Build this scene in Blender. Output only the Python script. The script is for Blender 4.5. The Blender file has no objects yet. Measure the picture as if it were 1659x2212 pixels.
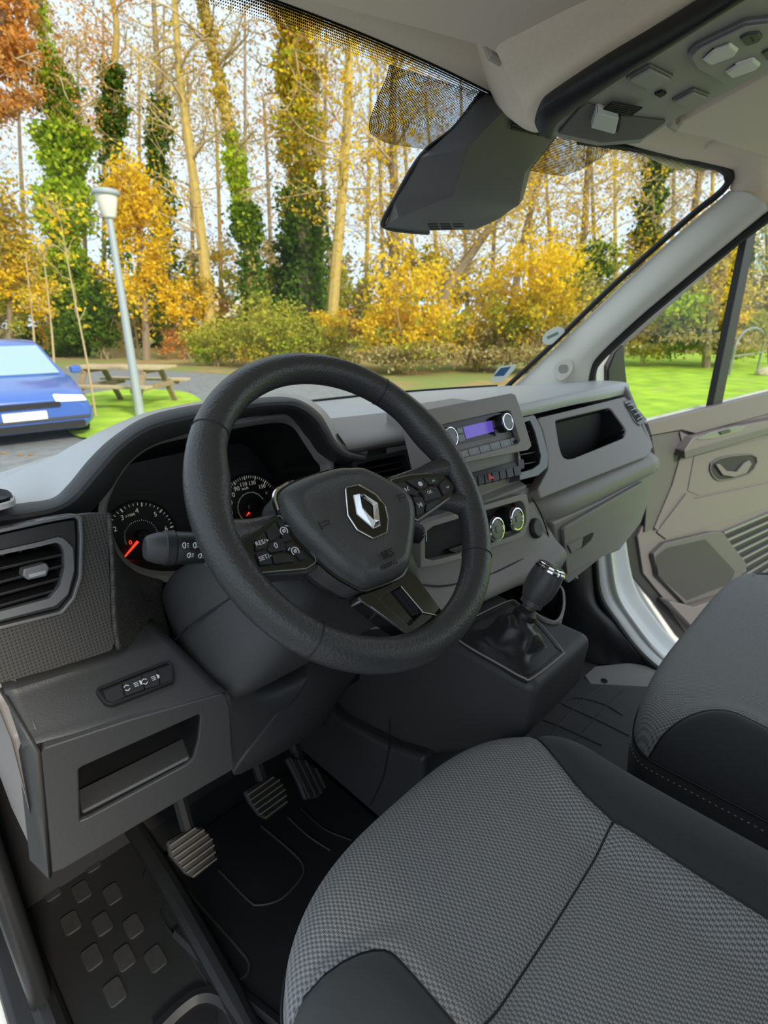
import bpy, bmesh, math, random
from mathutils import Vector, Matrix, noise as mnoise
random.seed(7)
scene = bpy.context.scene
COL = scene.collection
V = Vector
R = math.radians

# ------------------------------------------------------------------ camera
# van coordinates: X right, Y forward, Z up, cab floor at Z = 0, van centre line X = 0
IMW, IMH, FPX = 1659.0, 2212.0, 1150.0
PITCH, YAW = R(19.8), R(45.6)
CAM = V((-.79, -.42, 1.0))
_h = V((math.sin(YAW), math.cos(YAW), 0)); CR = V((math.cos(YAW), -math.sin(YAW), 0)); _z = V((0, 0, 1))
CF = math.cos(PITCH) * _h - math.sin(PITCH) * _z
CU = math.sin(PITCH) * _h + math.cos(PITCH) * _z
camd = bpy.data.cameras.new('camera'); camo = bpy.data.objects.new('camera', camd); COL.objects.link(camo)
camd.sensor_fit = 'VERTICAL'; camd.sensor_height = 36.0; camd.lens = 36.0 * FPX / IMH
camd.clip_start = .02; camd.clip_end = 400
camo.matrix_world = Matrix(((CR.x, CU.x, -CF.x, CAM.x), (CR.y, CU.y, -CF.y, CAM.y), (CR.z, CU.z, -CF.z, CAM.z), (0, 0, 0, 1)))
scene.camera = camo
camd.dof.use_dof = True; camd.dof.focus_distance = .70; camd.dof.aperture_fstop = 7.0

# ------------------------------------------------------------------ sky, sun, exposure
w = bpy.data.worlds.new('sky'); scene.world = w; w.use_nodes = True
nt = w.node_tree; nt.nodes.clear()
wo = nt.nodes.new('ShaderNodeOutputWorld'); bg = nt.nodes.new('ShaderNodeBackground')
tc = nt.nodes.new('ShaderNodeTexCoord'); nz = nt.nodes.new('ShaderNodeTexNoise'); rp = nt.nodes.new('ShaderNodeValToRGB')
nz.inputs['Scale'].default_value = 2.2; nz.inputs['Detail'].default_value = 6
rp.color_ramp.elements[0].position = .35; rp.color_ramp.elements[0].color = (.46, .57, .68, 1)
rp.color_ramp.elements[1].position = .68; rp.color_ramp.elements[1].color = (.62, .70, .76, 1)
nt.links.new(tc.outputs['Generated'], nz.inputs['Vector']); nt.links.new(nz.outputs['Fac'], rp.inputs['Fac'])
nt.links.new(rp.outputs['Color'], bg.inputs['Color']); bg.inputs['Strength'].default_value = .92
nt.links.new(bg.outputs['Background'], wo.inputs['Surface'])
sund = bpy.data.lights.new('sun', 'SUN'); sun = bpy.data.objects.new('sun', sund); COL.objects.link(sun)
sund.energy = 2.5; sund.color = (1.0, .93, .80); sund.angle = R(12)
SUNDIR = V((-.12, -1.0, .62)).normalized()
sun.rotation_euler = SUNDIR.to_track_quat('Z', 'Y').to_euler()
vs = scene.view_settings
scene.display_settings.display_device = 'sRGB'
vs.view_transform = 'Standard'; vs.look = 'None'; vs.exposure = 0.95; vs.gamma = 1.0; vs.use_curve_mapping = False

# ------------------------------------------------------------------ measuring: photograph pixel -> point at a known plane
def ray(x, y): return CF + (x - IMW / 2) / FPX * CR - (y - IMH / 2) / FPX * CU
def atx(x, y, v): d = ray(x, y); return CAM + d * ((v - CAM.x) / d.x)
def aty(x, y, v): d = ray(x, y); return CAM + d * ((v - CAM.y) / d.y)
def atz(x, y, v): d = ray(x, y); return CAM + d * ((v - CAM.z) / d.z)
def atp(x, y, p, n): d = ray(x, y); n = V(n); return CAM + d * ((V(p) - CAM).dot(n) / d.dot(n))
class Fr:                                   # a local frame on a face: a along u, b along v, c out of the face
    def __init__(s, o, u, n):
        s.o = V(o); s.n = V(n).normalized(); s.u = (V(u) - s.n * V(u).dot(s.n)).normalized(); s.v = s.n.cross(s.u)
    def __call__(s, a, b, c=0): return s.o + s.u * a + s.v * b + s.n * c
    def px(s, x, y, c=0):
        q = atp(x, y, s.o + s.n * c, s.n) - s.o
        return (q.dot(s.u), q.dot(s.v))
    def pxs(s, pts, c=0): return [s.px(x, y, c) for x, y in pts]

# ------------------------------------------------------------------ mesh helpers
def obj(name, verts, faces, mat=None, parent=None, smooth=False, bevel=0, bseg=2, sub=0, solid=0, angle=35):
    me = bpy.data.meshes.new(name); me.from_pydata([tuple(v) for v in verts], [], faces); me.update()
    if smooth or bevel or sub:
        me.polygons.foreach_set('use_smooth', [True] * len(me.polygons))
    return link(name, me, mat, parent, bevel, bseg, sub, solid, angle if (smooth and not sub) else None)
def link(name, me, mat=None, parent=None, bevel=0, bseg=2, sub=0, solid=0, angle=None):
    o = bpy.data.objects.new(name, me); COL.objects.link(o)
    if mat is not None: me.materials.append(mat)
    if angle is not None:
        try: me.set_sharp_from_angle(angle=R(angle))
        except Exception: pass
    if solid:
        m = o.modifiers.new('solid', 'SOLIDIFY'); m.thickness = abs(solid); m.offset = -1 if solid > 0 else 1
    if bevel:
        m = o.modifiers.new('bevel', 'BEVEL'); m.width = bevel; m.segments = bseg; m.limit_method = 'ANGLE'; m.angle_limit = R(32); m.harden_normals = True
    if sub:
        m = o.modifiers.new('sub', 'SUBSURF'); m.levels = sub; m.render_levels = sub
    if parent is not None:
        o.parent = parent; o.matrix_parent_inverse = parent_inv(parent)
    return o
def parent_inv(p):
    m = Matrix.Identity(4); q = p
    while q is not None:
        m = Matrix.Translation(-V(q.location)) @ m if q.parent is None else m
        q = q.parent
    return m if p.parent is None else Matrix.Identity(4)
def tag(o, label, cat=None, group=None, kind=None):
    if label: o['label'] = label
    if cat: o['category'] = cat
    if group: o['group'] = group
    if kind: o['kind'] = kind
    return o
def thing(name, label, cat, loc, group=None):
    o = bpy.data.objects.new(name, None); COL.objects.link(o); o.location = loc; o.empty_display_size = .05
    return tag(o, label, cat, group)
class MB:                                   # collects several shapes of ONE part
    def __init__(s): s.v = []; s.f = []
    def add(s, verts, faces):
        k = len(s.v); s.v += [V(p) for p in verts]; s.f += [tuple(i + k for i in f) for f in faces]; return s
    def box(s, c, sx, sy, sz, M=None):
        P = [V((x * sx / 2, y * sy / 2, z * sz / 2)) for x in (-1, 1) for y in (-1, 1) for z in (-1, 1)]
        if M is not None: P = [M @ p for p in P]
        return s.add([V(c) + p for p in P], [(0, 1, 3, 2), (4, 6, 7, 5), (0, 4, 5, 1), (2, 3, 7, 6), (0, 2, 6, 4), (1, 5, 7, 3)])
    def bar(s, p, q, w, h, up=(0, 0, 1)):   # a square bar from p to q
        p = V(p); q = V(q); d = (q - p).normalized(); x = d.cross(V(up)).normalized(); y = x.cross(d)
        vs_ = [e + x * (i * w / 2) + y * (j * h / 2) for e in (p, q) for i, j in ((-1, -1), (1, -1), (1, 1), (-1, 1))]
        return s.add(vs_, [(3, 2, 1, 0), (4, 5, 6, 7), (0, 1, 5, 4), (1, 2, 6, 5), (2, 3, 7, 6), (3, 0, 4, 7)])
    def slab(s, poly, fr, c0, c1):
        n = len(poly)
        vs_ = [fr(a, b, c0) for a, b in poly] + [fr(a, b, c1) for a, b in poly]
        fs = [tuple(range(n))[::-1], tuple(range(n, 2 * n))] + [(i, (i + 1) % n, n + (i + 1) % n, n + i) for i in range(n)]
        return s.add(vs_, fs)
    def tube(s, pts, rad, seg=12, cap=True, up=None, sx=1.0, closed=False):
        pts = [V(p) for p in pts]; n = len(pts); rings = []; prev = None
        for i, p in enumerate(pts):
            a = pts[(i - 1) % n] if (i > 0 or closed) else pts[0]; b = pts[(i + 1) % n] if (i < n - 1 or closed) else pts[-1]
            d = (b - a).normalized()
            if up is not None: x = d.cross(V(up)).normalized()
            elif prev is None: x = d.orthogonal().normalized()
            else: x = (prev - d * prev.dot(d)).normalized()
            prev = x; y = d.cross(x)
            rr = rad[i] if isinstance(rad, (list, tuple)) else rad
            rings.append([p + x * (rr * sx * math.cos(2 * math.pi * k / seg)) + y * (rr * math.sin(2 * math.pi * k / seg)) for k in range(seg)])
        vs_ = [q for r_ in rings for q in r_]; fs = []
        for i in range(n if closed else n - 1):
            j = (i + 1) % n
            fs += [(i * seg + k, i * seg + (k + 1) % seg, j * seg + (k + 1) % seg, j * seg + k) for k in range(seg)]
        if cap and not closed: fs += [tuple(range(seg))[::-1], tuple((n - 1) * seg + k for k in range(seg))]
        return s.add(vs_, fs)
    def lathe(s, prof, o, axis, seg=32, up=None):  # prof: (radius, height along axis)
        ax = V(axis).normalized(); x = ax.orthogonal().normalized() if up is None else V(up).cross(ax).normalized(); y = ax.cross(x); vs_ = []
        for r_, h_ in prof:
            vs_ += [V(o) + ax * h_ + x * (r_ * math.cos(2 * math.pi * k / seg)) + y * (r_ * math.sin(2 * math.pi * k / seg)) for k in range(seg)]
        fs = []
        for i in range(len(prof) - 1):
            fs += [(i * seg + k, i * seg + (k + 1) % seg, (i + 1) * seg + (k + 1) % seg, (i + 1) * seg + k) for k in range(seg)]
        if prof[0][0] > 1e-6: fs.append(tuple(range(seg))[::-1])
        if prof[-1][0] > 1e-6: fs.append(tuple((len(prof) - 1) * seg + k for k in range(seg)))
        return s.add(vs_, fs)
    def build(s, name, mat=None, parent=None, **k): return obj(name, s.v, s.f, mat, parent, **k)
def cr(pts, n, closed=False):               # Catmull-Rom through the points, n points out, even in parameter
    pts = [V(p) for p in pts]; m = len(pts); out = []
    segs = m if closed else m - 1
    for i in range(n):
        t = i / (n if closed else n - 1) * segs; k = min(int(t), segs - 1); t -= k
        if closed: a, b, c, d = pts[(k - 1) % m], pts[k], pts[(k + 1) % m], pts[(k + 2) % m]
        else: a, b, c, d = pts[max(k - 1, 0)], pts[k], pts[k + 1], pts[min(k + 2, m - 1)]
        out.append(.5 * ((2 * b) + (c - a) * t + (2 * a - 5 * b + 4 * c - d) * t * t + (3 * b - a - 3 * c + d) * t * t * t))
    return out
def arclen(pts, n, closed=False):           # even spacing along a polyline
    pts = [V(p) for p in pts]; P = pts + ([pts[0]] if closed else [])
    L = [0]
    for a, b in zip(P, P[1:]): L.append(L[-1] + (b - a).length)
    out = []; k = 0
    for i in range(n):
        t = L[-1] * i / (n if closed else n - 1)
        while k < len(P) - 2 and L[k + 1] < t: k += 1
        d = L[k + 1] - L[k]; out.append(P[k].lerp(P[k + 1], (t - L[k]) / d if d > 1e-9 else 0))
    return out
def v2(p): return V((p[0], p[1], 0))
def rpoly(pts, r, seg=4):                   # fillet the corners of a 2D polygon
    out = []; n = len(pts)
    for i in range(n):
        rr = r[i] if isinstance(r, (list, tuple)) else r
        p0, p, p1 = v2(pts[i - 1]), v2(pts[i]), v2(pts[(i + 1) % n])
        a = p0 - p; b = p1 - p; la, lb = a.length, b.length
        if rr <= 0 or la < 1e-6 or lb < 1e-6: out.append((p.x, p.y)); continue
        a /= la; b /= lb; k = min(rr / max(math.tan(a.angle(b) / 2), .05), la * .48, lb * .48)
        q0, q1 = p + a * k, p + b * k
        for j in range(seg + 1):
            t = j / seg; q = q0 * (1 - t) ** 2 + p * (2 * t * (1 - t)) + q1 * t * t; out.append((q.x, q.y))
    return out
def rrect(cx, cy, w_, h_, r, seg=4): return rpoly([(cx - w_ / 2, cy - h_ / 2), (cx + w_ / 2, cy - h_ / 2), (cx + w_ / 2, cy + h_ / 2), (cx - w_ / 2, cy + h_ / 2)], r, seg)
def scale2(poly, k, ky=None):
    n = len(poly); cx = sum(p[0] for p in poly) / n; cy = sum(p[1] for p in poly) / n; ky = k if ky is None else ky
    return [(cx + (x - cx) * k, cy + (y - cy) * ky) for x, y in poly]
def inset2(poly, d):                        # move each edge of a 2D loop inward by d (simple normals)
    n = len(poly); area = sum(poly[i - 1][0] * poly[i][1] - poly[i][0] * poly[i - 1][1] for i in range(n)); s = 1 if area > 0 else -1; out = []
    for i in range(n):
        a, p, b = v2(poly[i - 1]), v2(poly[i]), v2(poly[(i + 1) % n])
        e1 = (p - a); e2 = (b - p)
        if e1.length < 1e-7: e1 = e2
        if e2.length < 1e-7: e2 = e1
        e1 = e1.normalized(); e2 = e2.normalized()
        n1 = V((-e1.y, e1.x, 0)) * s; n2 = V((-e2.y, e2.x, 0)) * s; m = n1 + n2
        m = m.normalized() if m.length > 1e-6 else n1
        k = d / max(m.dot(n1), .4); q = p + m * k; out.append((q.x, q.y))
    return out
def polar(poly, c, N):                      # resample a star-shaped loop by angle about c
    out = []; n = len(poly)
    for k in range(N):
        a = 2 * math.pi * k / N; dx, dy = math.cos(a), math.sin(a); best = None
        for i in range(n):
            x0, y0 = poly[i - 1][0] - c[0], poly[i - 1][1] - c[1]; ex, ey = poly[i][0] - poly[i - 1][0], poly[i][1] - poly[i - 1][1]
            den = dx * ey - dy * ex
            if abs(den) < 1e-12: continue
            t = (x0 * ey - y0 * ex) / den; s_ = (x0 * dy - y0 * dx) / den
            if t > 0 and -1e-6 <= s_ <= 1 + 1e-6 and (best is None or t > best): best = t
        best = best or 0; out.append((c[0] + dx * best, c[1] + dy * best))
    return out
def slab(name, poly, fr, c0, c1, mat, parent=None, bevel=0, **k): return MB().slab(poly, fr, c0, c1).build(name, mat, parent, bevel=bevel, **k)
def loops(rings, closed=True, cap0=False, cap1=False):   # stack of 3D loops -> verts, faces
    n = len(rings[0]); vs_ = [p for r_ in rings for p in r_]; fs = []
    for i in range(len(rings) - 1):
        for k in range(n if closed else n - 1):
            fs.append((i * n + k, i * n + (k + 1) % n, (i + 1) * n + (k + 1) % n, (i + 1) * n + k))
    if cap0: fs.append(tuple(range(n))[::-1])
    if cap1: fs.append(tuple((len(rings) - 1) * n + k for k in range(n)))
    return vs_, fs
def ring(name, outer, inner, fr, c0, c1, mat, parent=None, N=72, bevel=0, inner_depth=None, **k):   # flat frame with a hole
    c = (sum(p[0] for p in inner) / len(inner), sum(p[1] for p in inner) / len(inner))
    o2, i2 = polar(outer, c, N), polar(inner, c, N); ci = c0 if inner_depth is None else inner_depth
    rings_ = [[fr(a, b, c0) for a, b in o2], [fr(a, b, c1) for a, b in o2], [fr(a, b, c1) for a, b in i2], [fr(a, b, ci) for a, b in i2]]
    vs_, fs = loops(rings_ + ([rings_[0]] if inner_depth is None else []))
    return obj(name, vs_, fs, mat, parent, smooth=True, bevel=bevel, **k)
def tray(name, loop, fr, c0, c1, taper, mat, parent=None, **k):  # a hollow going in: side walls and floor, open towards +c
    bot = scale2(loop, taper)
    vs_, fs = loops([[fr(a, b, c0) for a, b in loop], [fr(a, b, c1) for a, b in bot]], cap1=True)
    return obj(name, vs_, fs, mat, parent, smooth=True, **k)
def loft(name, rows, nu, nv, mat, parent=None, solid=0, smooth_rows=True, closed=False, **k):
    A = [cr(r_, nu, closed) for r_ in rows]
    if smooth_rows: cols = [cr([a[i] for a in A], nv) for i in range(nu)]
    else: cols = [arclen([a[i] for a in A], nv) for i in range(nu)]
    vs_, fs = loops([[cols[i][j] for i in range(nu)] for j in range(nv)], closed=closed)
    return obj(name, vs_, fs, mat, parent, smooth=True, solid=solid, **k)
def glyphs(name, s, fr, a, b, size, mat, parent=None, depth=.0003, c=0, rot=0, ax='CENTER'):
    cu = bpy.data.curves.new('t', 'FONT'); cu.body = s; cu.size = size; cu.align_x = ax; cu.align_y = 'CENTER'; cu.extrude = depth; cu.resolution_u = 2
    t = bpy.data.objects.new('t', cu); COL.objects.link(t)
    me = bpy.data.meshes.new_from_object(t.evaluated_get(bpy.context.evaluated_depsgraph_get()))
    bpy.data.objects.remove(t); bpy.data.curves.remove(cu)
    ca, sa = math.cos(rot), math.sin(rot)
    for v in me.vertices:
        x, y, z_ = v.co; v.co = fr(a + x * ca - y * sa, b + x * sa + y * ca, c + z_)
    me.name = name; me.materials.clear()
    return link(name, me, mat, parent)
def dup(o, parent=None, M=None):             # copy of one object sharing mesh data
    c = o.copy(); COL.objects.link(c)
    if parent is not None: c.parent = parent
    return c
# ------------------------------------------------------------------ materials (all procedural)
def nmat(name):
    m = bpy.data.materials.new(name); m.use_nodes = True; n = m.node_tree; b = n.nodes['Principled BSDF']; return m, n, b
def setin(b, k, v):
    if k in b.inputs: b.inputs[k].default_value = v
def grain(n, b, scale, strength, dist=.0004, kind='leather', stretch=None):
    t = n.nodes.new('ShaderNodeTexCoord'); src = t.outputs['Object']
    if stretch:
        mp = n.nodes.new('ShaderNodeMapping'); mp.inputs['Scale'].default_value = stretch; n.links.new(src, mp.inputs['Vector']); src = mp.outputs['Vector']
    if kind == 'leather':
        x = n.nodes.new('ShaderNodeTexVoronoi'); x.feature = 'SMOOTH_F1'; x.inputs['Scale'].default_value = scale; x.inputs['Smoothness'].default_value = .4; out = x.outputs['Distance']
        no = n.nodes.new('ShaderNodeTexNoise'); no.inputs['Scale'].default_value = scale * .6; n.links.new(src, no.inputs['Vector'])
        mx = n.nodes.new('ShaderNodeVectorMath'); mx.operation = 'MULTIPLY_ADD'; mx.inputs[1].default_value = (1.2 / scale,) * 3
        n.links.new(no.outputs['Color'], mx.inputs[0]); n.links.new(src, mx.inputs[2]); n.links.new(mx.outputs[0], x.inputs['Vector'])
    else:
        x = n.nodes.new('ShaderNodeTexNoise'); x.inputs['Scale'].default_value = scale; x.inputs['Detail'].default_value = 4; out = x.outputs['Fac']; n.links.new(src, x.inputs['Vector'])
    bp_ = n.nodes.new('ShaderNodeBump'); bp_.inputs['Strength'].default_value = strength; bp_.inputs['Distance'].default_value = dist
    n.links.new(out, bp_.inputs['Height']); n.links.new(bp_.outputs['Normal'], b.inputs['Normal'])
    return src, out
def pm(name, col, rough=.5, metal=0, g=None, spec=.5, coat=0, var=0, vscale=30, emit=None, kind='leather', dist=.0004, sheen=0, stretch=None):
    m, n, b = nmat(name)
    setin(b, 'Base Color', (*col, 1)); setin(b, 'Roughness', rough); setin(b, 'Metallic', metal); setin(b, 'Specular IOR Level', spec); setin(b, 'Coat Weight', coat); setin(b, 'Coat Roughness', .05)
    if sheen: setin(b, 'Sheen Weight', sheen)
    if g: grain(n, b, g[0], g[1], dist, kind, stretch)
    if var:
        t = n.nodes.new('ShaderNodeTexCoord'); no = n.nodes.new('ShaderNodeTexNoise'); no.inputs['Scale'].default_value = vscale; no.inputs['Detail'].default_value = 5
        n.links.new(t.outputs['Object'], no.inputs['Vector'])
        mx = n.nodes.new('ShaderNodeMix'); mx.data_type = 'RGBA'
        mx.inputs[6].default_value = (*[c * (1 - var) for c in col], 1); mx.inputs[7].default_value = (*[min(1, c * (1 + var)) for c in col], 1)
        n.links.new(no.outputs['Fac'], mx.inputs[0]); n.links.new(mx.outputs[2], b.inputs['Base Color'])
    if emit: setin(b, 'Emission Color', (*emit[0], 1)); setin(b, 'Emission Strength', emit[1])
    return m
M = {}
M['dash'] = pm('dash_plastic', (.047, .0465, .0475), .50, g=(520, .35), spec=.5)  # charcoal plastic, darkened for the dim lower left of the dashboard
M['dash_lit'] = pm('dash_plastic_lit', (.28, .255, .243), .50, g=(700, .22), spec=.45)  # same charcoal plastic, with the light from the open doors put into its colour
M['deck'] = pm('dash_top_sheen', (.50, .50, .50), .38, g=(700, .14), spec=.8)  # same plastic again, grazing sky sheen put into a pale base colour
M['rubber'] = pm('floor_rubber', (.013, .013, .0135), .55, g=(240, .22), kind='noise', var=.5, vscale=9)
M['carpet'] = pm('dark_carpet', (.016, .016, .017), .95, g=(900, .6), kind='noise', dist=.001)
M['black'] = pm('black_plastic', (.012, .012, .013), .42, g=(800, .12))
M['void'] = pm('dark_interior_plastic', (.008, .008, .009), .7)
M['pad'] = pm('pedal_rubber', (.022, .021, .020), .62, g=(300, .3), kind='noise')
M['brass'] = pm('worn_pedal_rib', (.13, .11, .085), .6, var=.4, vscale=120)
M['gloss'] = pm('piano_black', (.006, .006, .007), .09, spec=.6, coat=.5)
M['wheel'] = pm('wheel_leather', (.045, .045, .045), .34, g=(380, .6), dist=.0006, spec=.5)
M['hub'] = pm('airbag_skin', (.062, .062, .063), .37, g=(480, .45), dist=.0005, spec=.5)
M['key'] = pm('soft_key', (.022, .022, .024), .5)
M['chrome'] = pm('chrome', (.80, .80, .80), .12, metal=1)
M['satin'] = pm('satin_silver', (.42, .43, .44), .36, metal=.75)
M['satin_dark'] = pm('satin_graphite', (.17, .17, .175), .40, metal=.45)
M['white_print'] = pm('white_print', (.75, .76, .78), .5)
M['grey_print'] = pm('grey_print', (.30, .30, .30), .6)
M['red'] = pm('red_needle', (.95, .05, .02), .45, emit=((1, .06, .02), .5))
M['redkey'] = pm('red_button', (.75, .03, .03), .4)
M['dial'] = pm('dial_face', (.012, .012, .013), .45)
M['ivory'] = pm('dial_ivory', (.75, .72, .62), .5, emit=((.75, .72, .62), .10))
M['ventrim'] = pm('vent_rim_grey', (.16, .16, .168), .38, metal=.3)
M['lens'] = pm('lens_black', (.006, .006, .006), .15, spec=.4)
M['headliner'] = pm('headliner_cloth', (.80, .68, .54), .95, g=(1500, .5), kind='noise', dist=.0006, var=.06, vscale=200)
M['visor'] = pm('visor_vinyl', (.76, .65, .53), .8, g=(900, .25), kind='noise')
M['visor_grey'] = pm('visor_clip', (0.462, 0.42, 0.364), .6)
M['pillar'] = pm('pillar_trim', (.70, .665, .58), .6, g=(700, .2), kind='noise')
M['console'] = pm('overhead_plastic', (.34, .325, .29), .5, g=(800, .15))
M['sensor'] = pm('sensor_cover_plastic', (.10, .092, .088), .55, g=(900, .15))
M['seal'] = pm('rubber_seal', (.010, .010, .010), .55)
M['paint'] = pm('white_van_paint', (.74, .74, .72), .28, coat=.6)
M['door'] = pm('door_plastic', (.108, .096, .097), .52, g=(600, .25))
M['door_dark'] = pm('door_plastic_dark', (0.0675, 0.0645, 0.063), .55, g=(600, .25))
M['stitch'] = pm('grey_thread', (.42, .43, .44), .8)
M['boot'] = pm('gaiter_leather', (.018, .018, .019), .36, g=(900, .12))
M['clearlens'] = pm('lamp_lens', (.72, .70, .66), .25, spec=.7)
M['sticker'] = pm('sticker_white', (.78, .80, .80), .5)
def thin(name, col):
    m, n, b = nmat(name); setin(b, 'Base Color', (*col, 1)); setin(b, 'Roughness', .6); tr = n.nodes.new('ShaderNodeBsdfTranslucent'); tr.inputs['Color'].default_value = (*col, 1); mx = n.nodes.new('ShaderNodeMixShader'); mx.inputs[0].default_value = .6
    o = n.nodes['Material Output']; n.links.new(b.outputs[0], mx.inputs[1]); n.links.new(tr.outputs[0], mx.inputs[2]); n.links.new(mx.outputs[0], o.inputs['Surface']); return m
M['stick_t'] = thin('sticker_film', (.82, .84, .80)); M['stick_b'] = thin('sticker_film_blue', (.16, .34, .55)); M['stick_g'] = thin('sticker_film_print', (.50, .58, .56))
M['sticker_blue'] = pm('sticker_blue', (.12, .24, .42), .5)
M['sticker_grey'] = pm('sticker_print', (.45, .50, .52), .6)

def stripes(name, base, hi, scale_, rough=.9, axis='Y'):   # fine ribbed upholstery
    m, n, b = nmat(name); t = n.nodes.new('ShaderNodeTexCoord')
    wv = n.nodes.new('ShaderNodeTexWave'); wv.bands_direction = axis; wv.inputs['Scale'].default_value = scale_; wv.inputs['Distortion'].default_value = .6; wv.inputs['Detail'].default_value = 2; wv.inputs['Detail Scale'].default_value = 3
    n.links.new(t.outputs['Object'], wv.inputs['Vector'])
    r_ = n.nodes.new('ShaderNodeValToRGB'); r_.color_ramp.elements[0].color = (*base, 1); r_.color_ramp.elements[1].color = (*hi, 1)
    n.links.new(wv.outputs['Fac'], r_.inputs['Fac']); n.links.new(r_.outputs['Color'], b.inputs['Base Color'])
    bp_ = n.nodes.new('ShaderNodeBump'); bp_.inputs['Strength'].default_value = .5; bp_.inputs['Distance'].default_value = .0006
    n.links.new(wv.outputs['Fac'], bp_.inputs['Height']); n.links.new(bp_.outputs['Normal'], b.inputs['Normal'])
    setin(b, 'Roughness', rough); setin(b, 'Sheen Weight', .15)
    return m
def mathn(n, op, a, b_=None, c=None):
    x = n.nodes.new('ShaderNodeMath'); x.operation = op
    for i, q in enumerate((a, b_, c)):
        if q is None: continue
        if isinstance(q, (int, float)): x.inputs[i].default_value = q
        else: n.links.new(q, x.inputs[i])
    return x.outputs[0]
def weave(name, dark, lite, pitch):          # seat cloth: light yarn floats with small dark gaps, offset row by row
    m, n, b = nmat(name); t = n.nodes.new('ShaderNodeTexCoord'); sp = n.nodes.new('ShaderNodeSeparateXYZ'); n.links.new(t.outputs['Object'], sp.inputs[0])
    x, y = sp.outputs['X'], sp.outputs['Y']
    k = 2 * math.pi / pitch
    row = mathn(n, 'FLOOR', mathn(n, 'MULTIPLY', y, 2 / pitch * .62))
    off = mathn(n, 'MULTIPLY', mathn(n, 'MODULO', row, 2.0), math.pi)
    sx = mathn(n, 'SINE', mathn(n, 'ADD', mathn(n, 'MULTIPLY', x, k), off))
    sy = mathn(n, 'SINE', mathn(n, 'MULTIPLY', y, k * 1.24))
    hgt = mathn(n, 'ADD', mathn(n, 'MULTIPLY', sx, .55), mathn(n, 'MULTIPLY', mathn(n, 'ABSOLUTE', sy), .45))
    fine = n.nodes.new('ShaderNodeTexNoise'); fine.inputs['Scale'].default_value = 2600; n.links.new(t.outputs['Object'], fine.inputs['Vector'])
    h2 = mathn(n, 'ADD', hgt, mathn(n, 'MULTIPLY', mathn(n, 'SUBTRACT', fine.outputs['Fac'], .5), 1.1))
    r_ = n.nodes.new('ShaderNodeValToRGB'); e = r_.color_ramp.elements
    e[0].position = .12; e[0].color = (*dark, 1); e[1].position = .70; e[1].color = (*lite, 1)
    mm = mathn(n, 'MULTIPLY_ADD', h2, .5, .42); n.links.new(mm, r_.inputs['Fac']); n.links.new(r_.outputs['Color'], b.inputs['Base Color'])
    bp_ = n.nodes.new('ShaderNodeBump'); bp_.inputs['Strength'].default_value = .7; bp_.inputs['Distance'].default_value = .0012
    n.links.new(hgt, bp_.inputs['Height']); n.links.new(bp_.outputs['Normal'], b.inputs['Normal'])
    setin(b, 'Roughness', .9); setin(b, 'Sheen Weight', .2)
    return m
def bumps(name, col, pitch, rough=.5, axes='XZ', strength=.8):       # small square pimples of the textured trim panel
    m, n, b = nmat(name); t = n.nodes.new('ShaderNodeTexCoord'); sp = n.nodes.new('ShaderNodeSeparateXYZ'); n.links.new(t.outputs['Object'], sp.inputs[0])
    k = 2 * math.pi / pitch
    hs = [mathn(n, 'SINE', mathn(n, 'MULTIPLY', sp.outputs[a], k)) for a in axes]
    hgt = mathn(n, 'MINIMUM', hs[0], hs[1]); cl = mathn(n, 'MAXIMUM', hgt, -.55)
    bp_ = n.nodes.new('ShaderNodeBump'); bp_.inputs['Strength'].default_value = strength; bp_.inputs['Distance'].default_value = pitch * .22
    n.links.new(cl, bp_.inputs['Height']); n.links.new(bp_.outputs['Normal'], b.inputs['Normal'])
    setin(b, 'Base Color', (*col, 1)); setin(b, 'Roughness', rough)
    return m
M['weave'] = weave('seat_weave', (.014, .014, .016), (.33, .325, .33), .0052)
M['weave2'] = weave('seat_weave_far', (.035, .036, .038), (.30, .30, .305), .0046)
M['bolster'] = stripes('seat_bolster_cloth', (.026, .028, .031), (.042, .045, .049), 420)
M['pimple'] = bumps('pimpled_trim', (.058, .055, .050), .0033)
M['pimple_y'] = bumps('pimpled_trim_side', (.058, .055, .050), .0033, axes='YZ')
M['mesh'] = bumps('speaker_mesh', (.030, .028, .027), .0085, .55, 'XZ', 1.0)

def glass(name, tint, refl=1.0):
    m = bpy.data.materials.new(name); m.use_nodes = True; n = m.node_tree; n.nodes.clear()
    o = n.nodes.new('ShaderNodeOutputMaterial'); tr = n.nodes.new('ShaderNodeBsdfTransparent'); gl = n.nodes.new('ShaderNodeBsdfGlossy'); mx = n.nodes.new('ShaderNodeMixShader'); lw = n.nodes.new('ShaderNodeLayerWeight')
    lw.inputs['Blend'].default_value = .5; fac = mathn(n, 'MULTIPLY_ADD', mathn(n, 'POWER', lw.outputs['Facing'], 5.0), refl, .022)
    tr.inputs['Color'].default_value = (*tint, 1); gl.inputs['Roughness'].default_value = .02
    n.links.new(fac, mx.inputs[0]); n.links.new(tr.outputs[0], mx.inputs[1]); n.links.new(gl.outputs[0], mx.inputs[2]); n.links.new(mx.outputs[0], o.inputs['Surface'])
    return m
M['glass'] = glass('windscreen_glass', (.95, .97, .965))
M['doorglass'] = glass('door_glass', (.93, .955, .94), .10)
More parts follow.
